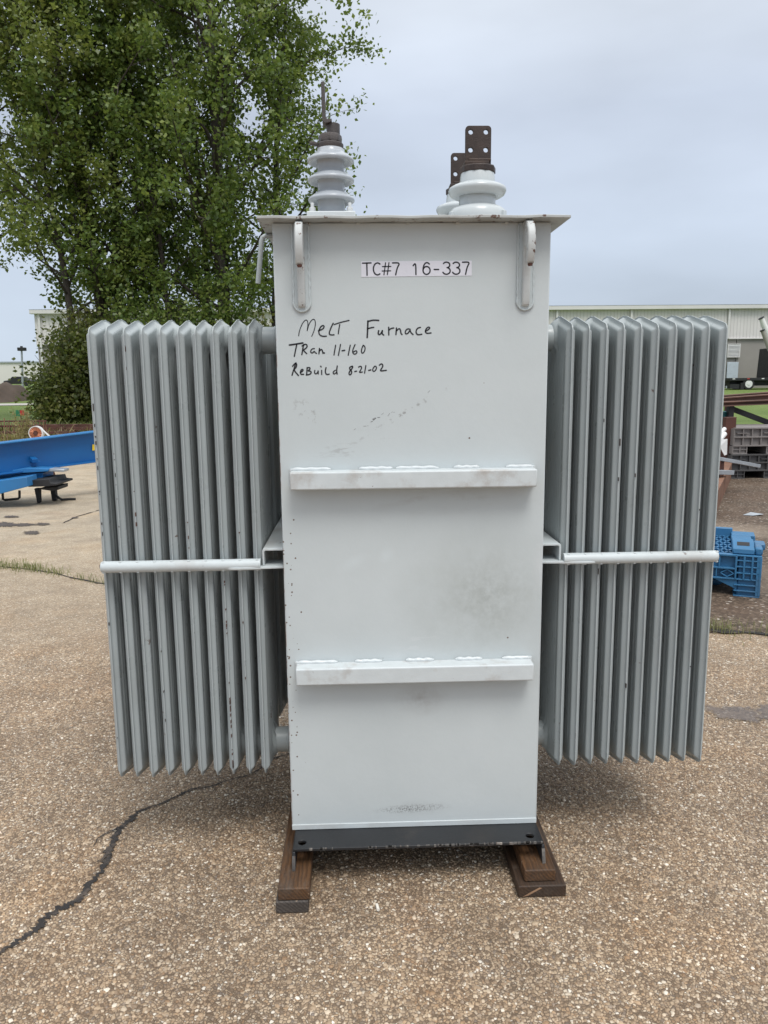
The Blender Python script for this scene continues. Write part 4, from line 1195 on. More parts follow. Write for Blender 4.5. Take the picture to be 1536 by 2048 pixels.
sl = MB().add([(a.x + .08, 0, 0), (b.x - .08, 0, 0), (b.x - .08, -0.09, -0.085), (a.x + .08, -0.09, -0.085), (a.x + .08, 0, -.012), (b.x - .08, 0, -.012), (b.x - .08, -0.09, -0.097), (a.x + .08, -0.09, -0.097)],
              [(0, 1, 2, 3), (4, 7, 6, 5), (2, 6, 7, 3)]).mesh('slat')
sl.materials.append(M_white)
for i in range(ns):
    z = a.z + .20 + (b.z - a.z - .30) * i / (ns - 1)
    link('slat', sl, None, lv, Vector((0, WY - 0.078, z)) - root_loc(lv), smooth=False)
a, b = at(1452, 756, WY), at(1476, 724, WY)
obj('door', MB().box(a.x, b.x, WY - 0.14, WY - .02, gz, b.z), painted('pale blue door', (0.52, 0.58, 0.64), 0.5, 0.03), wh, bevel=0.02)

# ------------------------------------------------------------------ truck with loader and flatbed in front of the warehouse
TY = 66.0
tz = slope_z(TY)
tr = thing('flatbed_truck', (37, TY, tz), 'black flatbed truck carrying a loader in front of the warehouse wall', 'truck')
deck0 = at(1446, 757, TY)
obj('deck', MB().box(deck0.x, deck0.x + 11, TY - 1.2, TY + 1.2, 1.28, 1.52), M_tar, tr, bevel=0.02)
obj('chassis', MB().box(deck0.x + .4, deck0.x + 11, TY - .45, TY + .45, 0.85, 1.28), M_tar, tr)
c1 = at(1484, 768.5, TY)
wheel_d = 0.98
for k, (wx, dy) in enumerate(((c1.x, -1.02), (c1.x, 1.02), (c1.x + 5.6, -1.02), (c1.x + 6.8, -1.02))):
    w_ = sub('wheel', tr, (wx, TY + dy, tz + wheel_d / 2))
    cyl = lambda r, y0, y1, n: MB().tube([(wx, TY + dy + y0, tz + .49), (wx, TY + dy + y1, tz + .49)], r, n)
    obj('tyre', cyl(0.49, -.15, .15, 28), M_tyre, w_, bevel=0.05, seg=3)
    rm = cyl(0.31, -.165, -.14, 24)
    rm.tube([(wx, TY + dy - .20, tz + .49), (wx, TY + dy - .16, tz + .49)], [0.11, .13], 14)
    for q in range(8):
        rm.tube([(wx + .2 * math.cos(q * .785), TY + dy - .175, tz + .49 + .2 * math.sin(q * .785)), (wx + .2 * math.cos(q * .785), TY + dy - .16, tz + .49 + .2 * math.sin(q * .785))], 0.03, 6)
    obj('rim', rm, M_white, w_)
obj('mudguard', MB().box(deck0.x + .1, deck0.x + .9, TY - 1.15, TY - 0.6, .62, 1.0).box(deck0.x + 1.0, deck0.x + 1.3, TY - 1.15, TY - .6, .5, 1.1), M_tar, tr)
for k in range(9):
    q = deck0.x + 0.25 + k * 1.25
    obj('marker_light', MB().box(q, q + .22, TY - 1.215, TY - 1.199, 1.40, 1.48), M_red if k % 2 else M_white, tr)
cab0 = at(1523, 752, TY)
cabt = at(1524, 697, TY)
cw = cab0.x
obj('loader_body', MB().prism([(cw, 1.52), (cw + .12, cabt.z), (cw + 3.2, cabt.z), (cw + 3.2, 1.52)], lambda u, v, w: (u, w, v), TY - 0.9, TY + .9), M_tar, tr, bevel=0.05)
obj('loader_window', MB().box(cw + .28, cw + 2.2, TY - 0.93, TY - 0.895, 1.66, 2.42), M_glass, tr, bevel=0.02)
obj('window_rail', MB().box(cw + .15, cw + .25, TY - 0.95, TY - .899, 1.55, 2.5).box(cw + .15, cw + 3, TY - 0.95, TY - .899, 1.52, 1.62), M_galv, tr)
lg = sub('decal', tr, (cw + .6, TY - .91, 3.6))
dz = at(1527, 701, TY).z
obj('yellow_plate', MB().prism([(cw + .20, dz - .18), (cw + .20, dz + .16), (cw + .5, dz + .22), (cw + 1.1, dz + .22), (cw + 1.25, dz), (cw + 1.05, dz - .18)], lambda u, v, w: (u, w, v), TY - .925, TY - .899), M_yellow, lg)
obj('dark_emblem', MB().prism([(cw + .42, dz - .08), (cw + .48, dz + .11), (cw + .66, dz + .12), (cw + .60, dz - .08)], lambda u, v, w: (u, w, v), TY - .936, TY - .926).prism([(cw + .72, dz - .08), (cw + .76, dz + .11), (cw + .98, dz + .11), (cw + 1.02, dz - .06)], lambda u, v, w: (u, w, v), TY - .936, TY - .926), M_tar, lg)
p0, p1 = at(1519, 637, TY), at(1541, 696, TY)
obj('chute', MB().tube([(p0.x, TY - .3, p0.z), ((p0.x * .6 + p1.x * .4), TY - .3, p0.z * .6 + p1.z * .4), (p1.x, TY - .3, p1.z), (p1.x + .3, TY - .3, p1.z - 1.2)], [.20, .26, .30, .3], 18), M_white, tr)
p2, p3 = at(1518, 662, TY), at(1533, 700, TY)
obj('chute', MB().tube([(p2.x, TY - .55, p2.z), (p3.x, TY - .55, p3.z), (p3.x + .1, TY - .55, p3.z - .5)], [.16, .2, .2], 16), M_concrete, tr)
obj('chute_rim', MB().tube([(p0.x - .03, TY - .3, p0.z + .05), (p0.x + .01, TY - .3, p0.z - .02)], .24, 18), M_tar, tr)
obj('chute_rim', MB().tube([(p2.x - .02, TY - .55, p2.z + .05), (p2.x + .01, TY - .55, p2.z - .03)], .2, 16), M_tar, tr)

# ------------------------------------------------------------------ far left: white building, soil heap, lamp, parked car
FYB = 150.0
l0, l1 = at(-160, 721, FYB), at(92, 722.5, FYB)
fb = thing('white_building', (l1.x - 8, FYB, slope_z(FYB)), 'low white windowless building far off at the left edge', 'building')
obj('wall', MB().box(l0.x, l1.x, FYB, FYB + 30, slope_z(FYB) - .5, l1.z - .25), M_whitewall, fb)
obj('roof_edge', MB().box(l0.x - .2, l1.x + .2, FYB - .2, FYB + 30, l1.z - .25, l1.z), M_galv, fb)
lp = gnd(45, 772)
LY = 84.0
q0, q1 = at(45, 772, LY), at(43, 695, LY)
lt = thing('lamp_post', (q0.x, LY, slope_z(LY)), 'tall grey yard lamp post by the soil heap on the left', 'lamp post')
obj('pole', MB().tube([(q0.x, LY, slope_z(LY) - .1), (q1.x, LY, q1.z)], [.13, .09], 10), M_galv, lt)
obj('lamp_head', MB().box(q1.x - .35, q1.x + .40, LY - .3, LY + .3, q1.z - .35, q1.z).box(q1.x - .12, q1.x + .12, LY - .1, LY + .1, q1.z, q1.z + .15), M_tar, lt, bevel=.04)
CY = 120.0
cc = at(39, 764, CY)
pc = thing('parked_car', (cc.x, CY, slope_z(CY)), 'small dark car parked before the far white building', 'car')
z0 = slope_z(CY)
obj('body', MB().prism([(-2, .35), (-2.05, .8), (-1.2, .95), (-.7, 1.45), (.8, 1.45), (1.4, .95), (2.1, .85), (2.1, .35)], lambda u, v, w: (cc.x + u, w, z0 + v), CY - .85, CY + .85), M_tar, pc, bevel=.08)
for sx in (-1.25, 1.3):
    obj('wheel', MB().tube([(cc.x + sx, CY - .9, z0 + .33), (cc.x + sx, CY - .7, z0 + .33)], .33, 16), M_tyre, pc)

hm = MB()
hx0, hx1 = at(-140, 778, 58).x, at(56, 778, 58).x
nx_, ny_ = 40, 14
V = []
for j in range(ny_ + 1):
    for i in range(nx_ + 1):
        u, v = i / nx_, j / ny_
        env = min(1, 6.0 * (1 - u)) ** 0.8 * math.sin(math.pi * v) ** 0.7
        h = env * (1.36 + 0.06 * math.sin(u * 23) * math.sin(v * 9 + u * 7) + 0.12 * math.sin(u * 51 + v * 13))
        yy = 54 + 8 * v
        V.append((hx0 + (hx1 - hx0) * u, yy, slope_z(yy) + max(0, h) - 0.1))
F = [(j * (nx_ + 1) + i, j * (nx_ + 1) + i + 1, (j + 1) * (nx_ + 1) + i + 1, (j + 1) * (nx_ + 1) + i) for j in range(ny_) for i in range(nx_)]
tag(obj('soil_heap', MB().add(V, F), M_soil, angle=60), 'dark brown heap of soil on the grass at the left edge', 'soil heap')
tag(obj('path', MB().add([(-60, 49.5, slope_z(49.5) + .05), (-14, 49.5, slope_z(49.5) + .05), (-14, 52.5, slope_z(52.5) + .05), (-60, 52.5, slope_z(52.5) + .05)], [(0, 1, 2, 3)]), M_pale_road, smooth=False), 'pale gravel path in front of the soil heap', kind='structure')

# ------------------------------------------------------------------ blue steel frame at the left
bl = thing('blue_steel_frame', (-4.2, 10.0, 0), 'big blue steel girder on a low support frame at the left edge of the yard', 'machine frame')
A0, A1 = at(-260, 912, 9.3), at(-260, 972, 9.3)
BL_t, BL_b = at(0, 886, 9.8), at(0, 947, 9.8)
BR_t, BR_b = at(330, 846, 11.4), at(330, 904, 11.4)
ext = lambda p, q, t: q + (q - p) * t
LT_, LB_ = ext(BR_t, BL_t, 0.8), ext(BR_b, BL_b, 0.8)
gi = sub('girder', bl, (-3.8, 10.3, .7))
dirv = Vector((BR_t.x - LT_.x, BR_t.y - LT_.y, 0)).normalized()
nrm = Vector((dirv.y, -dirv.x, 0))       # towards the camera
wq = [LB_, BR_b, BR_t, LT_]
V = [p + nrm * s for s in (0.006, -0.006) for p in wq]
obj('web', MB().add(V, [(0, 1, 2, 3), (7, 6, 5, 4), (0, 4, 5, 1), (1, 5, 6, 2), (2, 6, 7, 3), (3, 7, 4, 0)]), M_blue, gi, smooth=False)
obj('flange', MB().bar(LT_, BR_t, 0.20, 0.016), M_blue2, gi, bevel=0.002)
obj('flange', MB().bar(LB_, BR_b, 0.20, 0.016), M_blue, gi, bevel=0.002)
yb0, yb1 = at(184, 889, 10.48), at(196, 900, 10.48)
fr = lambda px, py, d=0.0: (lambda t: None)


def on_web(px, py, d):
    """point on the girder web, d metres proud"""
    o_, dd = CAM, (fwd + ri * ((px - 768) / FPX) - ui * ((py - 1024) / FPX))
    t = (BL_t - o_).dot(nrm) / dd.dot(nrm)
    return o_ + dd * t + nrm * d


P4 = [on_web(*q, 0.009) for q in ((184, 889), (205, 887), (205, 899), (184, 901))]
obj('yellow_tag', MB().add(P4, [(0, 1, 2, 3)]), M_yellow, gi, smooth=False)
obj('bracket', MB().bar(on_web(64, 917, .01), on_web(64, 921, .10), .07, .05).bar(on_web(66, 914, .02), on_web(67, 926, .02), .03, .05).bar(on_web(66, 920, .06), on_web(76, 923, .06), .02, .02), M_blue, gi, bevel=.003)
# support frame
SY = 9.75
def slab(pts, y0, y1, mat, name, parent, bev=0.006):
    """outline in photo pixels at depth y0, extruded back to y1"""
    P_ = [at(px, py, y0) for px, py in pts]
    return obj(name, MB().prism([(p.x, p.z) for p in P_], lambda u, v, w: (u, w, v), y0, y1), mat, parent, bevel=bev)


slab([(-90, 947), (-90, 962), (12, 952), (48, 946), (96, 943), (98, 938), (50, 936), (10, 943)], 9.9, 10.15, M_blue2, 'arm', bl)
slab([(90, 943), (128, 944), (128, 939), (100, 937)], 9.92, 10.10, M_galv, 'arm_tip', bl)
slab([(-120, 962), (-120, 985), (86, 962), (86, 945), (0, 951)], 9.95, 10.3, M_blue, 'cross_member', bl)
slab([(-120, 972), (-120, 999), (0, 988), (56, 973), (53, 954), (0, 961)], 9.55, 9.85, M_blue2, 'front_box', bl)
slab([(56, 974), (56, 961), (98, 958), (101, 966), (114, 967), (114, 971), (92, 973)], 9.7, 10.25, M_tar, 'tray', bl)
slab([(80, 976), (116, 973), (116, 980), (104, 982), (82, 979)], 9.85, 10.2, M_tar, 'tray_support', bl)
slab([(68, 977), (78, 977), (79, 1006), (74, 1006.5)], 9.95, 10.03, M_tar, 'leg', bl)
slab([(100, 979), (110, 978), (112, 1001), (104, 1001.5)], 10.15, 10.23, M_tar, 'leg', bl)
lpts = [at(*q, 9.9) for q in ((5, 984), (6, 998), (10, 1000), (36, 997.5), (39, 995), (39, 981))]
obj('loop', MB().tube(lpts, 0.016, 8), M_tar, bl)
cp = [at(110, 990, 10.15), at(118, 996, 10.15)] + [Vector((gnd(px, py).x, gnd(px, py).y, 0.016)) for px, py in ((124, 1001.5), (132, 1001), (140, 1000.5), (151, 1000.5))]
obj('chain', MB().tube(cp, 0.016, 8), M_tar, bl)
# far supports of the girder, off to the left
slab([(-140, 985), (-120, 985), (-118, 1014), (-138, 1014)], 9.7, 9.8, M_tar, 'leg', bl)
rgt_leg = at(300, 905, 11.25)
obj('leg', MB().box(rgt_leg.x - .06, rgt_leg.x + .06, 11.12, 11.26, 0, rgt_leg.z + .04), M_blue, bl, bevel=.004)

# ------------------------------------------------------------------ rusty steel racks and reel beyond the girder
rk = thing('rusty_rod_rack', at(60, 880, 19.5), 'low rusty rack of rods and rails among dry weeds behind the blue girder', 'steel rack')
rk.location.z = 0
rr = random.Random(3)
for y, z0_, pxa, pxb, th in ((18.6, 866, -60, 150, .06), (19.4, 853, -60, 120, .05), (20.4, 858, 70, 260, .09), (20.8, 852, 90, 260, .09), (18.9, 876, -60, 60, .05), (19.2, 843, -60, 92, .035)):
    a, b = at(pxa, z0_, y), at(pxb, z0_ - 1, y)
    obj('rail', MB().bar(a, b, .09, th), M_rust, rk)
for i in range(26):
    px = -40 + i * 5.2 + rr.uniform(-2, 2)
    y = rr.uniform(18.7, 19.6)
    p = at(px, rr.uniform(834, 852), y)
    obj('rod', MB().tube([(p.x + rr.uniform(-.1, .1), y, 0), (p.x, y, p.z)], .013, 5), M_rust_light, rk)
for px in (75, 110, 150, 185):
    p = at(px, 852, 20.6)
    obj('post', MB().box(p.x - .05, p.x + .05, 20.45, 20.75, 0, p.z + .04), M_rust, rk)

RY = 12.6
rc = at(73, 866, RY)
re_ = thing('cable_reel', (rc.x, RY, rc.z - .16), 'small reel of copper coil with a white rim resting behind the blue girder', 'cable reel')
def annulus(r0, r1, y0, y1, n=32):
    m = MB()
    m.add([(rc.x + r * math.cos(2 * math.pi * k / n), y, rc.z + r * math.sin(2 * math.pi * k / n)) for r, y in ((r0, y0), (r1, y0), (r1, y1), (r0, y1)) for k in range(n)],
          [(i * n + k, i * n + (k + 1) % n, ((i + 1) % 4) * n + (k + 1) % n, ((i + 1) % 4) * n + k) for i in range(4) for k in range(n)])
    return m
obj('rim', annulus(.100, .113, RY - .04, RY + .04), M_white, re_)
cw_ = annulus(.04, .099, RY - .03, RY + .03)
for k in range(18):
    a = k * 2 * math.pi / 18
    cw_.tube([(rc.x + .04 * math.cos(a), RY - .034, rc.z + .04 * math.sin(a)), (rc.x + .097 * math.cos(a), RY - .034, rc.z + .097 * math.sin(a))], .008, 6)
obj('winding', cw_, M_copper, re_)
obj('hub', MB().tube([(rc.x, RY - .05, rc.z), (rc.x, RY + .05, rc.z)], .035, 12), M_rust, re_)
e0, e1 = at(84, 859, RY), at(97, 871, RY)
obj('handle', MB().tube([e0, e1, at(112, 884, RY)], .014, 8), M_white, re_)
obj('stand', MB().tube([(rc.x - .05, RY + .05, rc.z), (rc.x - .16, RY + .2, 0)], .018, 8).tube([(rc.x + .05, RY + .05, rc.z), (rc.x + .16, RY + .2, 0)], .018, 8), M_rust, re_)

sg = at(41, 826, 24)
sgn = thing('marker_flag', (sg.x, 24, slope_z(24)), 'small green and red marker on a thin stake in the weeds at left', 'marker')
obj('stake', MB().tube([(sg.x, 24, 0), (sg.x, 24, sg.z + .1)], .018, 6), M_dry, sgn)
obj('green_panel', MB().box(sg.x - .12, sg.x + .0, 23.95, 23.98, sg.z - .09, sg.z + .09), M_green, sgn)
obj('red_panel', MB().box(sg.x + .005, sg.x + .12, 23.95, 23.98, sg.z - .07, sg.z + .08), M_red, sgn)

# ------------------------------------------------------------------ right side: rusty rack, plastic pallet boxes, steel lengths
rt = thing('steel_rack', (6.6, 13.0, 0), 'rusty brown steel rack holding long beams in front of the lawn on the right', 'steel rack')
def beam_h(a, b, w, h, t, mat, name, parent):
    """I-section beam from a to b"""
    a, b = Vector(a), Vector(b)
    m = MB()
    up = Vector((0, 0, 1))
    m.bar(a + up * (h / 2 - t / 2), b + up * (h / 2 - t / 2), w, t)
    m.bar(a - up * (h / 2 - t / 2), b - up * (h / 2 - t / 2), w, t)
    m.bar(a, b, t, h - 2 * t)
    return obj(name, m, mat, parent)
beam_h(at(1425, 803, 12.6), at(1700, 783, 13.0), .14, .11, .015, M_rust_brown, 'beam', rt)
beam_h(at(1430, 808.5, 12.3), at(1700, 797, 12.7), .16, .075, .014, M_rust_brown, 'beam', rt)
beam_h(at(1425, 797, 13.1), at(1700, 777, 13.5), .14, .09, .015, M_rust_brown, 'beam', rt)
for px, y, w in ((1461, 12.7, .085), (1456, 13.3, .08), (1640, 12.8, .09)):
    p = at(px, 812, y)
    obj('post', MB().box(p.x - w / 2, p.x + w / 2, y - .05, y + .05, 0, p.z), M_rust if px != 1461 else M_tar, rt, bevel=.003)
obj('brace', MB().bar(at(1462, 817, 12.75), at(1560, 854, 12.75), .05, .085), M_tar, rt)
obj('rail', MB().bar(at(1462, 855, 12.9), at(1700, 852, 13.1), .08, .10), M_rust, rt)
obj('rail', MB().bar(at(1462, 864, 12.6), at(1700, 862, 12.8), .08, .05), M_rust, rt)
pa = at(1456, 834, 11.6)
obj('front_post', MB().box(pa.x - .07, pa.x + .075, 11.5, 11.62, 0, pa.z), M_rust, rt, bevel=.004)
pb = at(1467, 834, 11.6)
obj('front_post', MB().box(pb.x - .02, pb.x + .025, 11.55, 11.65, 0.3, pb.z), M_rust, rt, bevel=.004)
tl = at(1447, 835, 12.9)
tag(obj('teal_drum', MB().lathe(tl.x - .12, 12.95, [(.24, 0), (.24, tl.z * .34), (.25, tl.z * .35), (.24, tl.z * .36), (.24, tl.z * .68), (.25, tl.z * .69), (.24, tl.z * .7), (.24, tl.z + .1)], 24), M_teal), 'dark teal drum standing behind the rusty front post', 'drum')

PG = 'white plastic pipes'
for k, (a, b, r) in enumerate((((1428, 880, 10.6), (1449, 858, 10.9), .030), ((1428, 893, 10.4), (1449, 868, 10.7), .036))):
    tag(obj('white_pipe', MB().tube([at(*a), at(*b)], r, 14), M_white), ('upper white pipe leaning by the rusty post beside the radiators', 'lower and thicker white pipe by the rusty post beside the radiators')[k], 'pipe', PG)
P4 = [at(*q) for q in ((1432, 880, 10.2), (1455, 878, 10.3), (1454, 909, 10.3), (1449, 911, 10.25), (1440, 893, 10.2))]
tag(obj('sheet_scrap', MB().add(P4 + [p + Vector((0, .012, 0)) for p in P4], [(0, 1, 2, 3, 4), (9, 8, 7, 6, 5)] + [(i, i + 5, (i + 1) % 5 + 5, (i + 1) % 5) for i in range(5)]), M_white, smooth=False), 'torn white metal sheet propped beside the grey plastic boxes', 'metal sheet')
SG = 'galvanised steel lengths'
tag(obj('steel_channel', MB().bar(at(1425, 915, 9.6), at(1517, 932, 9.9), .07, .045), M_galv, bevel=.003), 'longer galvanised channel sticking out past the radiators towards the dark box', 'steel channel', SG)
tag(obj('steel_channel', MB().bar(at(1425, 944, 9.4), at(1463, 945, 9.6), .08, .055), M_galv, bevel=.003), 'shorter galvanised channel just above the rusty plate on the ground', 'steel channel', SG)
obj_support = MB()
for px, y in ((1430, 9.55), (1437, 9.7)):
    p = at(px, 930, y)
    obj_support.box(p.x - .05, p.x + .05, y - .05, y + .05, 0, p.z + .05)
tag(obj('support_block', obj_support, M_rust), 'rusty block stack holding up the galvanised channels', 'support')
a, b = gnd(1425, 1040), gnd(1461, 958)
pl_ = MB()
pl_.bar(Vector((a.x, a.y, .13)), Vector((b.x, b.y, .13)), .014, .26)
pl_.bar(Vector((a.x - .05, a.y, .262)), Vector((b.x - .05, b.y, .262)), .12, .012)
tag(obj('steel_plate', pl_, M_rust_light), 'rust-brown steel angle lying on edge along the dirt lane', 'steel angle')


def pallet_box(name, loc, W, D, mat, label, group, legs=0.17, wall=0.28, rows=2):
    """folded plastic bulk box: ribbed skirt with square cells above block feet"""
    t = thing(name, loc, label, 'plastic box', group)
    x0, y0, z0 = loc
    m = MB().box(x0 + .02, x0 + W - .02, y0 + .03, y0 + D, z0 + legs, z0 + legs + wall - .01)
    obj('body', m, mat, t)
    fm = MB()
    for i in range(rows + 1):
        z = z0 + legs + wall * i / rows
        fm.box(x0, x0 + W, y0 - .012, y0 + .03, z - .010, z + .010)
    n_ = int(W / 0.13)
    for i in range(n_ + 1):
        x = x0 + .008 + (W - .016) * i / n_
        fm.box(x - .007, x + .007, y0 - .006, y0 + .03, z0 + legs + .010, z0 + legs + wall - .010)
    for i in range(0, n_, 3):
        x = x0 + .008 + (W - .016) * (i + .3) / n_
        fm.box(x, x + W / n_ * 1.2, y0 - .009, y0 + .03, z0 + legs + wall * .70, z0 + legs + wall * .74)
    tag(obj('rib', fm, mat, t), kind='stuff')
    for k in range(3):
        fw = W * 0.17
        x = x0 + (W - fw) * k / 2
        f_ = obj('foot', MB().box(x + .008, x + fw - .008, y0 + .02, y0 + D, z0, z0 + legs - .011), mat, t)
        r_ = MB()
        for i in range(3):
            xx = x + fw * i / 2
            r_.box(xx - .006, xx + .006, y0 - .004, y0 + .02, z0 + .015, z0 + legs - .0105)
        r_.box(x - .008, x + fw + .008, y0 - .008, y0 + .02, z0, z0 + .014)
        r_.box(x, x + fw, y0 - .003, y0 + .02, z0 + legs * .5, z0 + legs * .56)
        obj('foot_rib', r_, mat, f_)
    obj('runner', MB().box(x0 + W * .17, x0 + W * .83, y0 + D - .05, y0 + D, z0, z0 + legs - .011), M_tar, t)
    return t


PX = at(1459, 950, 11.35).x
GB = 'stacked grey plastic boxes'
pallet_box('plastic_box', (PX, 11.33, 0.004), 1.25, 1.1, M_plastic_dark, 'dark grey plastic box on the dirt, lowest of the grey pair', GB, .125, .235)
pallet_box('plastic_box', (PX + .03, 11.36, 0.374), 1.25, 1.1, M_plastic_grey, 'warm grey plastic box on top of the dark grey one', GB, .125, .26)

# blue folded bulk box close by on the right
bx = thing('blue_plastic_box', (2.745, 5.03, 0), 'scuffed blue plastic bulk box with mesh deck beside the right radiators', 'plastic box')
X0, X1, Y0, Y1 = 1.645, 2.745, 5.03, 5.95
legz, top = 0.165, 0.40
cx1 = X1 - 0.165
# corner towers
for (xa, xb, ya, yb) in ((cx1, X1, Y0, Y0 + .17), (X0, X0 + .165, Y0, Y0 + .17), (cx1, X1, Y1 - .17, Y1), (X0, X0 + .165, Y1 - .17, Y1)):
    t_ = sub('corner_tower', bx, ((xa + xb) / 2, (ya + yb) / 2, 0))
    fm = MB().box(xa + .02, xb - .02, ya + .02, yb - .02, 0.004, top)
    obj('core', fm, M_plastic_blue, t_, bevel=.01)
    m = MB()
    for z in (0.006, .055, .11, .165, .225, .285, .345, .39):
        m.box(xa, xb, ya, yb, z, z + .011)
    for x in np.linspace(xa, xb - .012, 4):
        m.box(x, x + .012, ya - .002, ya + .03, .17 if x < xb - .03 else .02, .39)
    for y in np.linspace(ya, yb - .012, 3):
        m.box(xb - .03, xb + .002, y, y + .012, .02, .39)
    tag(obj('rib', m, M_plastic_blue, t_, bevel=.002), kind='stuff')
    if ya == Y0 and xb == X1:
        hd = MB()
        yb2 = Y0 + .30
        prof = [(Y0 + .03, .405), (Y0 + .035, .455), (Y0 + .11, .462), (Y0 + .15, .485), (Y0 + .27, .495), (Y0 + .29, .42), (Y0 + .29, .40)]
        hd.prism(prof, lambda u, v, w: (w, u, v), xa - .02, xb - .045)
        obj('hinge_cover', hd, M_plastic_blue, t_, bevel=.008)
        obj('hinge_slot', MB().prism([(Y0 + .112, .464), (Y0 + .147, .4868), (Y0 + .165, .4868), (Y0 + .14, .466)], lambda u, v, w: (w, u, v), xa + .01, xb - .075), M_tar, t_)
        obj('latch', MB().box(xb - .042, xb + .03, Y0 + .18, Y0 + .30, .41, .475).box(xb - .042, xb + .005, Y0 + .03, Y0 + .20, .402, .47), M_plastic_blue, t_, bevel=.012)
# skirt with cells and diamonds
sk = sub('skirt', bx, ((X0 + X1) / 2, Y0, .3))
obj('skirt_panel', MB().box(X0 + .16, cx1 + .01, Y0 + .035, Y0 + .06, legz, top), M_plastic_blue, sk)
m = MB()
for z, h in ((.165, .014), (.262, .014), (.386, .016)):
    m.box(X0 + .16, cx1 + .01, Y0, Y0 + .05, z, z + h)
for x in np.arange(X0 + .20, cx1, .105):
    m.box(x, x + .010, Y0 + .006, Y0 + .05, .276, .386)
for k, x in enumerate(np.arange(X0 + .20, cx1 - .05, .105)):
    cx_ = x + .0575; cz_ = .2205
    if k % 2 == 0:
        for a in range(4):
            p0 = Vector((cx_ + .042 * math.cos(a * math.pi / 2), Y0 + .02, cz_ + .036 * math.sin(a * math.pi / 2)))
            p1 = Vector((cx_ + .042 * math.cos((a + 1) * math.pi / 2), Y0 + .02, cz_ + .036 * math.sin((a + 1) * math.pi / 2)))
            m.bar(p0, p1, .03, .008)
    else:
        m.box(cx_ - .04, cx_ - .032, Y0 + .006, Y0 + .04, .179, .262).box(cx_ + .032, cx_ + .04, Y0 + .006, Y0 + .04, .179, .262)
tag(obj('skirt_rib', m, M_plastic_blue, sk, bevel=.0015), kind='stuff')
obj('gusset', MB().prism([(cx1 - .14, .1645), (cx1 + .02, .1645), (cx1 + .02, .06), (cx1 - .01, .085)], lambda u, v, w: (u, w, v), Y0 + .012, Y0 + .15), M_plastic_blue, bx, bevel=.004)
# mesh deck: zigzag ribs giving lozenge openings
dm = MB()
ny2 = 10
for j in range(ny2):
    y = Y0 + .07 + (Y1 - Y0 - .14) * j / (ny2 - 1)
    pts = []
    for i in range(29):
        pts.append(Vector((X0 + .17 + (cx1 - X0 - .18) * i / 28, y + (.030 if (i + j) % 2 else -.030), .345)))
    for p, q in zip(pts[:-1], pts[1:]):
        dm.bar(p, q, .014, .03)
tag(obj('deck_mesh', dm, M_plastic_blue, bx), kind='stuff')
obj('deck_floor', MB().box(X0 + .17, cx1 - .005, Y0 + .062, Y1 - .06, .30, .3285), M_blue, bx)
obj('rear_rim', MB().box(X0 + .16, cx1 + .01, Y1 - .05, Y1, .165, .44).box(cx1 - .005, X1 - .03, Y0 + .17, Y1 - .17, .165, .40), M_plastic_blue, bx, bevel=.006)
obj('side_post', MB().box(2.155, 2.175, Y1 - .08, Y1 - .051, .33, .55), M_plastic_blue, bx, bevel=.004)
obj('ground_runner', MB().tube([(X0 + .1, Y0 + .30, .045), (cx1 - .09, Y0 + .30, .045), (cx1 - .06, Y0 + .30, .045)], [.045, .045, .02], 14), M_plastic_blue, bx)
obj('dark_underside', MB().box(X0 + .17, cx1 - .01, Y0 + .1, Y1 - .06, .285, .2985), M_tar, bx)
bx.rotation_euler = (0, 0, R(-24))
bx.scale = (1, 1, 0.74)

de = gnd(1503, 1031)
dbm = MB().add([(de.x - .10, de.y, .008), (de.x - .02, de.y - .07, .012), (de.x + .12, de.y - .04, .02), (de.x + .10, de.y + .05, .010), (de.x + .0, de.y + .02, .035)], [(0, 1, 4), (1, 2, 4), (2, 3, 4), (3, 0, 4)])
tag(obj('debris_scrap', dbm, M_galv, smooth=False), 'crumpled grey scrap lying on the dirt lane', 'scrap')

# ------------------------------------------------------------------ trees
def leaf_cloud(P, size, rng, droop=0.3, asp=0.72):
    """one kite-shaped leaf per point"""
    n = len(P)
    nrm = rng.normal(size=(n, 3)); nrm[:, 2] = np.abs(nrm[:, 2]) * 0.9 + 0.25
    nrm /= np.linalg.norm(nrm, axis=1)[:, None]
    u = rng.normal(size=(n, 3)); u[:, 2] -= droop
    u -= nrm * (u * nrm).sum(1)[:, None]
    u /= np.linalg.norm(u, axis=1)[:, None]
    v = np.cross(nrm, u)
    s = size * rng.uniform(0.65, 1.3, n)[:, None]
    a = P - u * s * .5
    b_ = P - u * s * .08 + v * s * asp * .5
    c = P + u * s * .55 - nrm * s * 0.08
    d = P - u * s * .08 - v * s * asp * .5
    return np.stack([a, b_, c, d], 1).reshape(-1, 3)


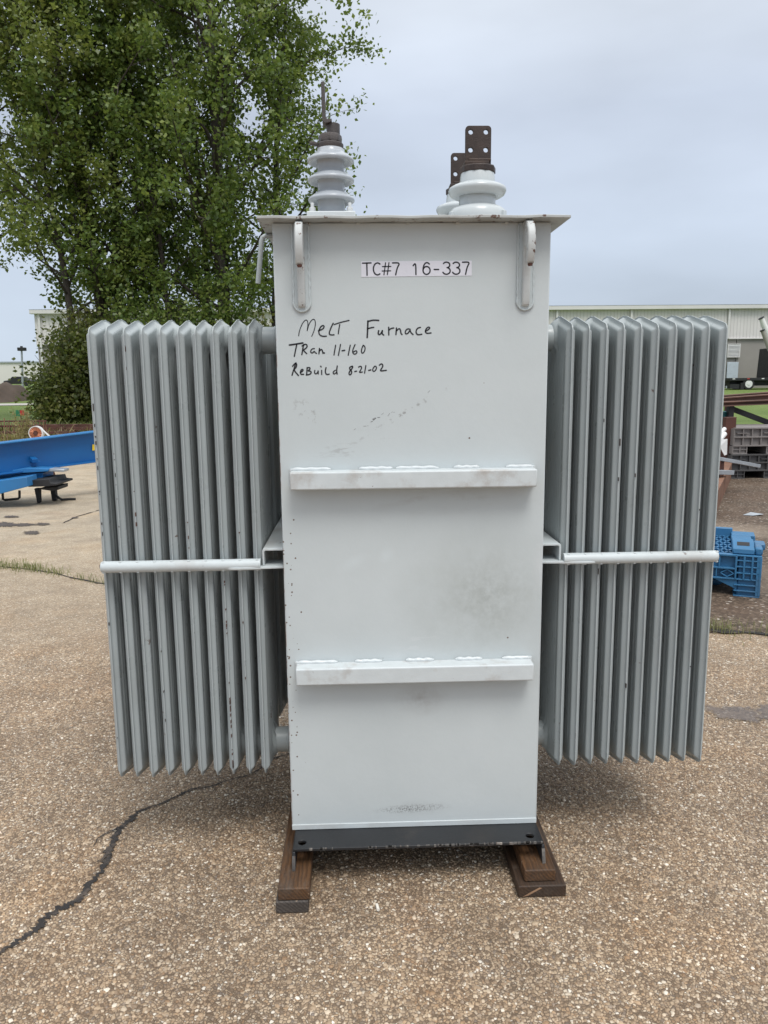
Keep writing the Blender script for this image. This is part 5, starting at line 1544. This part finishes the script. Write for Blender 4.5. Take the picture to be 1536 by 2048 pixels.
def tree(name, label, base, height, lean, tr, crown_r, low, n_limb, per, leaf_mat, leaf_size, seed, group, n_sub=6, up=(30, 62), fork=None, spread=0.29, curve=0.15, clip=None):
    rng = np.random.default_rng(seed)
    base = np.array([base[0], base[1], base[2]], float)
    t = thing(name, base, label, 'tree', group)
    # trunk
    nseg = 12
    zs = np.linspace(0, 1, nseg + 1)
    wob = np.cumsum(rng.normal(0, 0.07, (nseg + 1, 2)), 0) * height / 18
    axis = np.stack([base[0] + lean[0] * zs ** 1.3 + wob[:, 0] - wob[0, 0], base[1] + lean[1] * zs ** 1.3 + wob[:, 1] - wob[0, 1], base[2] - 0.1 + zs * height], 1)
    tm = MB()
    tm.tube([tuple(p) for p in axis], [tr * (1 - 0.93 * z) ** 0.85 + 0.012 for z in zs], 9)
    pts = []
    for i in range(n_limb):
        f = low + (0.97 - low) * ((i + rng.random()) / n_limb)
        k = f * nseg
        j = int(min(k, nseg - 1))
        p0 = axis[j] + (axis[j + 1] - axis[j]) * (k - j)
        az = i * 2.4 + rng.uniform(-.5, .5)
        # crown outline: widest a third of the way up the crown
        g_ = (f - low) / (1 - low)
        prof = (0.70 + 0.55 * math.sin(math.pi * min(1, g_ * 0.9 + 0.15))) * (1 - 0.55 * g_ ** 2)
        L = crown_r * prof * rng.uniform(0.75, 1.15)
        el = R(rng.uniform(*up))
        d = np.array([math.cos(az) * math.cos(el), math.sin(az) * math.cos(el), math.sin(el)])
        limb = [p0]
        for q in range(5):
            d = d + np.array([0, 0, curve * (1 if rng.random() < .8 else -1.4)]) + rng.normal(0, .12, 3)
            d /= np.linalg.norm(d)
            limb.append(limb[-1] + d * L / 5)
        r0 = max(0.016, tr * (1 - 0.93 * f) ** .85 * 0.50)
        tm.tube([tuple(p) for p in limb], [r0 * (1 - 0.85 * q / 5) for q in range(6)], 6, cap=False)
        for q in range(n_sub):
            s = 0.36 + 0.64 * (q + rng.random()) / n_sub
            j2 = min(4, int(s * 5))
            sp = limb[j2] + (limb[j2 + 1] - limb[j2]) * (s * 5 - j2)
            d2 = (limb[j2 + 1] - limb[j2]); d2 = d2 / np.linalg.norm(d2)
            d2 = d2 * 0.7 + rng.normal(0, .55, 3); d2 /= np.linalg.norm(d2)
            l2 = L * rng.uniform(.20, .42)
            tw = [sp + d2 * l2 * e_ + np.array([0, 0, -0.10 * l2 * e_ * e_]) for e_ in (0, .5, 1)]
            tm.tube([tuple(p) for p in tw], [r0 * .28 + .006, .009, .005], 4, cap=False)
            m_ = int(per * 0.70 * rng.uniform(.5, 1.5))
            e_ = rng.beta(2.2, 1.3, m_)
            P_ = sp + d2 * (l2 * 1.15 * e_)[:, None] + rng.normal(0, spread, (m_, 3)) * np.array([1, 1, .8]) * (0.5 + 0.6 * e_)[:, None]
            pts.append(P_)
    pts = np.concatenate(pts)
    if clip is not None:
        pts = pts[clip(pts)]
    lv_ = leaf_cloud(pts, leaf_size, rng)
    obj('trunk', tm, M_bark, t, angle=60)
    me_ = np_mesh('crown', lv_ - base, 4)
    link('crown', me_, leaf_mat, t, smooth=False)
    return len(pts)


TG = 'tall poplars beyond the yard'
xx = lambda px, Y: at(px, 764, Y).x
tot = 0
def right_edge(p):
    """ragged outer side of the clump as the trees grew"""
    return np.ones(len(p), bool)


tot += tree('poplar_tree', 'leaning poplar with the thickest dark trunk, left of the clump', (xx(226, 32), 32.0, 0), 23, (-2.6, .3), .27, 4.0, .13, 46, 125, M_leaf, .178, 1, TG)
tot += tree('poplar_tree', 'slim straight poplar close beside the thick leaning trunk', (xx(238, 32.6), 32.6, 0), 20, (0.5, .4), .19, 3.2, .16, 36, 110, M_leaf, .172, 2, TG)
tot += tree('poplar_tree', 'tall poplar at the right of the clump, above the left radiators', (xx(456, 32.3), 32.3, 0), 23.5, (0.5, -.2), .27, 4.5, .12, 52, 125, M_leaf, .178, 3, TG)
tot += tree('poplar_tree', 'thin leaning poplar in the gap between the two thick trunks', (xx(362, 31.5), 31.5, 0), 15, (-1.3, .3), .12, 2.5, .22, 26, 90, M_leaf, .172, 4, TG)
tot += tree('poplar_tree', 'second thin poplar just left of the right-hand trunk', (xx(425, 33.2), 33.2, 0), 18, (-.6, .6), .15, 3.0, .18, 30, 100, M_leaf, .172, 5, TG)
tot += tree('poplar_tree', 'slender pale green tree at the left of the clump', (xx(166, 31.2), 31.2, 0), 17, (-1.6, -.3), .15, 3.5, .24, 34, 110, M_leaf2, .172, 6, TG)
tot += tree('poplar_tree', 'leafy poplar leaning in from the left edge of the photo', (xx(-90, 33.0), 33.0, 0), 22, (0.8, .2), .24, 4.8, .22, 44, 110, M_leaf2, .172, 7, TG)
tot += tree('poplar_tree', 'far poplar filling the back of the clump', (xx(330, 36.0), 36.0, 0), 21, (0.3, .2), .22, 4.2, .16, 38, 60, M_leaf, .16, 8, TG)
tot += tree('poplar_tree', 'poplar whose leafy boughs reach out right behind the tall bushing', (xx(540, 34.5), 34.5, 0), 19.5, (1.4, -.2), .20, 3.7, .20, 40, 105, M_leaf, .178, 12, TG)
print('leaves', tot)


def shrub(name, label, base, h, r, n_stem, per, mat, size, seed, group, cat='shrub'):
    rng = np.random.default_rng(seed)
    base = np.array(base, float)
    t = thing(name, base, label, cat, group)
    sm_ = MB(); pts = []
    for i in range(n_stem):
        az = rng.uniform(0, 6.28); rr_ = r * rng.uniform(.15, 1.0); hh = h * rng.uniform(.35, 1.0) * (1.05 - .35 * (rr_ / r) ** 2)
        tip = base + np.array([math.cos(az) * rr_, math.sin(az) * rr_ * .8, hh])
        mid = base + (tip - base) * .5 + np.array([0, 0, hh * .12])
        sm_.tube([tuple(base + rng.normal(0, .12, 3) * (1, 1, 0)), tuple(mid), tuple(tip)], [.03, .02, .006], 5, cap=False)
        for k in range(5):
            f = rng.uniform(.25, 1.0)
            c = base + (tip - base) * f
            m_ = int(per * rng.uniform(.5, 1.5))
            pts.append(c + rng.normal(0, 1, (m_, 3)) * np.array([.36, .36, .26]))
    pts = np.concatenate(pts)
    pts = pts[pts[:, 2] > base[2] + .02]
    obj('stem', sm_, M_bark, t)
    link('foliage', np_mesh('foliage', leaf_cloud(pts, size, rng) - base, 4), mat, t, smooth=False)
    return len(pts)


BG = 'bushes at the foot of the poplars'
for (px, Y, h, r, ns, per, lab, mt, sd_) in (
        (150, 29.6, 4.2, 1.55, 64, 42, 'wide green bush at the left foot of the poplars, reaching to the ground', M_bush, 1),
        (185, 30.8, 4.9, 1.6, 60, 42, 'taller bush beside the left radiator bank', M_bush, 2),
        (112, 29.0, 1.9, .75, 30, 26, 'low bush in front at the left of the bush row', M_bush, 3),
        (260, 30.5, 5.3, 1.9, 56, 46, 'bush showing over the leftmost radiator fins', M_leaf, 4),
        (350, 30.0, 5.3, 1.9, 56, 46, 'dark bush showing over the middle radiator fins', M_leaf, 5),
        (440, 30.4, 5.4, 1.9, 56, 46, 'bush at the foot of the right-hand poplar trunk', M_leaf, 6),
        (520, 30.8, 4.5, 1.3, 40, 32, 'sparse bush showing beside the upper left corner of the tank', M_bush, 7)):
    shrub('bush', lab, (xx(px, Y), Y, 0), h, r, ns, per, mt, .15, 40 + sd_, BG)


# ------------------------------------------------------------------ grass tufts and weeds (stuff)
def blades(name, label, spots, mat, seed, hmin, hmax, wid=0.0035):
    rng = np.random.default_rng(seed)
    Vs = []
    for (x0, y0, x1, y1, n_, spr) in spots:
        t = rng.random(n_)
        x = x0 + (x1 - x0) * t + rng.normal(0, spr, n_); y = y0 + (y1 - y0) * t + rng.normal(0, spr, n_)
        a = rng.uniform(0, 6.28, n_); h = rng.uniform(hmin, hmax, n_); ln = h * rng.uniform(.2, 1.2, n_)
        dx, dy = np.cos(a), np.sin(a)
        w = wid * rng.uniform(.6, 1.4, n_)
        b0 = np.stack([x - dy * w, y + dx * w, np.zeros(n_)], 1); b1 = np.stack([x + dy * w, y - dx * w, np.zeros(n_)], 1)
        m0 = np.stack([x - dy * w * .8 + dx * ln * .35, y + dx * w * .8 + dy * ln * .35, h * .7], 1); m1 = np.stack([x + dy * w * .8 + dx * ln * .35, y - dx * w * .8 + dy * ln * .35, h * .7], 1)
        tp = np.stack([x + dx * ln, y + dy * ln, h * rng.uniform(.7, 1.05, n_)], 1)
        Vs.append(np.stack([b0, b1, m1, m0, tp], 1).reshape(-1, 3))
    V_ = np.concatenate(Vs)
    n_ = len(V_) // 5
    b_ = np.arange(n_)[:, None] * 5
    quads = (b_ + np.array([[0, 1, 2, 3]])); tris = (b_ + np.array([[3, 2, 4]]))
    me_ = bpy.data.meshes.new(name)
    me_.vertices.add(len(V_)); me_.vertices.foreach_set('co', V_.astype(np.float32).ravel())
    idx_ = np.concatenate([quads.ravel(), tris.ravel()]).astype(np.int32)
    me_.loops.add(len(idx_)); me_.loops.foreach_set('vertex_index', idx_)
    me_.polygons.add(2 * n_)
    me_.polygons.foreach_set('loop_start', np.concatenate([np.arange(n_) * 4, n_ * 4 + np.arange(n_) * 3]).astype(np.int32))
    me_.update(calc_edges=True)
    return tag(link(name, me_, mat, smooth=False), label, kind='stuff')


g1 = [(-3.6, 6.60, -2.70, 6.30, 520, .06), (-2.75, 6.31, -2.35, 6.08, 150, .04), (-2.2, 5.93, -1.95, 5.77, 40, .02)]
blades('grass', 'strip of grass growing along the paving joint at left', g1, M_grass, 1, .025, .085, .0022)
g2 = [(1.7, 4.44, 2.1, 4.36, 60, .06), (2.1, 4.36, 2.7, 4.22, 90, .08), (2.05, 4.43, 2.22, 4.38, 150, .05), (2.42, 4.33, 2.52, 4.30, 70, .035)]
blades('grass', 'thin grass along the joint before the dirt lane at right', g2, M_grass, 2, .02, .10, .0016)
wl_, wr_ = xx(-60, 19), xx(420, 22)
g3 = [(wl_, 17.6, xx(130, 18), 18.0, 260, .35), (wl_, 19.9, wr_, 21.2, 900, .7), (xx(20, 17.5), 17.5, xx(70, 17.5), 17.5, 420, .25)]
blades('weeds', 'dry weeds and long grass round the rusty rack behind the girder', g3, M_dry, 3, .12, .6, .010)
g4 = [(xx(60, 22), 22.0, xx(420, 23), 25.0, 5000, 1.3)]
blades('weeds', 'rough green growth along the edge of the lawn at left', g4, M_bush, 4, .12, .5, .02)
# one tall dry weed plant at the left
ww = thing('weed_plant', (xx(40, 16.5), 16.5, 0), 'tall spindly dry weed standing before the rusty rack at left', 'plant')
rng = np.random.default_rng(77)
wm_ = MB(); lp_ = []
for i in range(16):
    az = rng.uniform(0, 6.28); top = np.array([xx(40, 16.5) + .32 * math.cos(az) * rng.random(), 16.5 + .3 * math.sin(az) * rng.random(), rng.uniform(.55, 1.05)])
    b0 = np.array([xx(40, 16.5), 16.5, 0])
    wm_.tube([tuple(b0), tuple(b0 + (top - b0) * .5 + (0, 0, .05)), tuple(top)], [.007, .005, .003], 4)
    lp_.append(b0 + (top - b0) * rng.uniform(.4, 1.05, (40, 1)) + rng.normal(0, .04, (40, 3)))
obj('stem', wm_, M_dry, ww)
tag(link('leaf', np_mesh('leaf', leaf_cloud(np.concatenate(lp_), .045, rng) - np.array(ww.location), 4), M_dry, ww, smooth=False), kind='stuff')
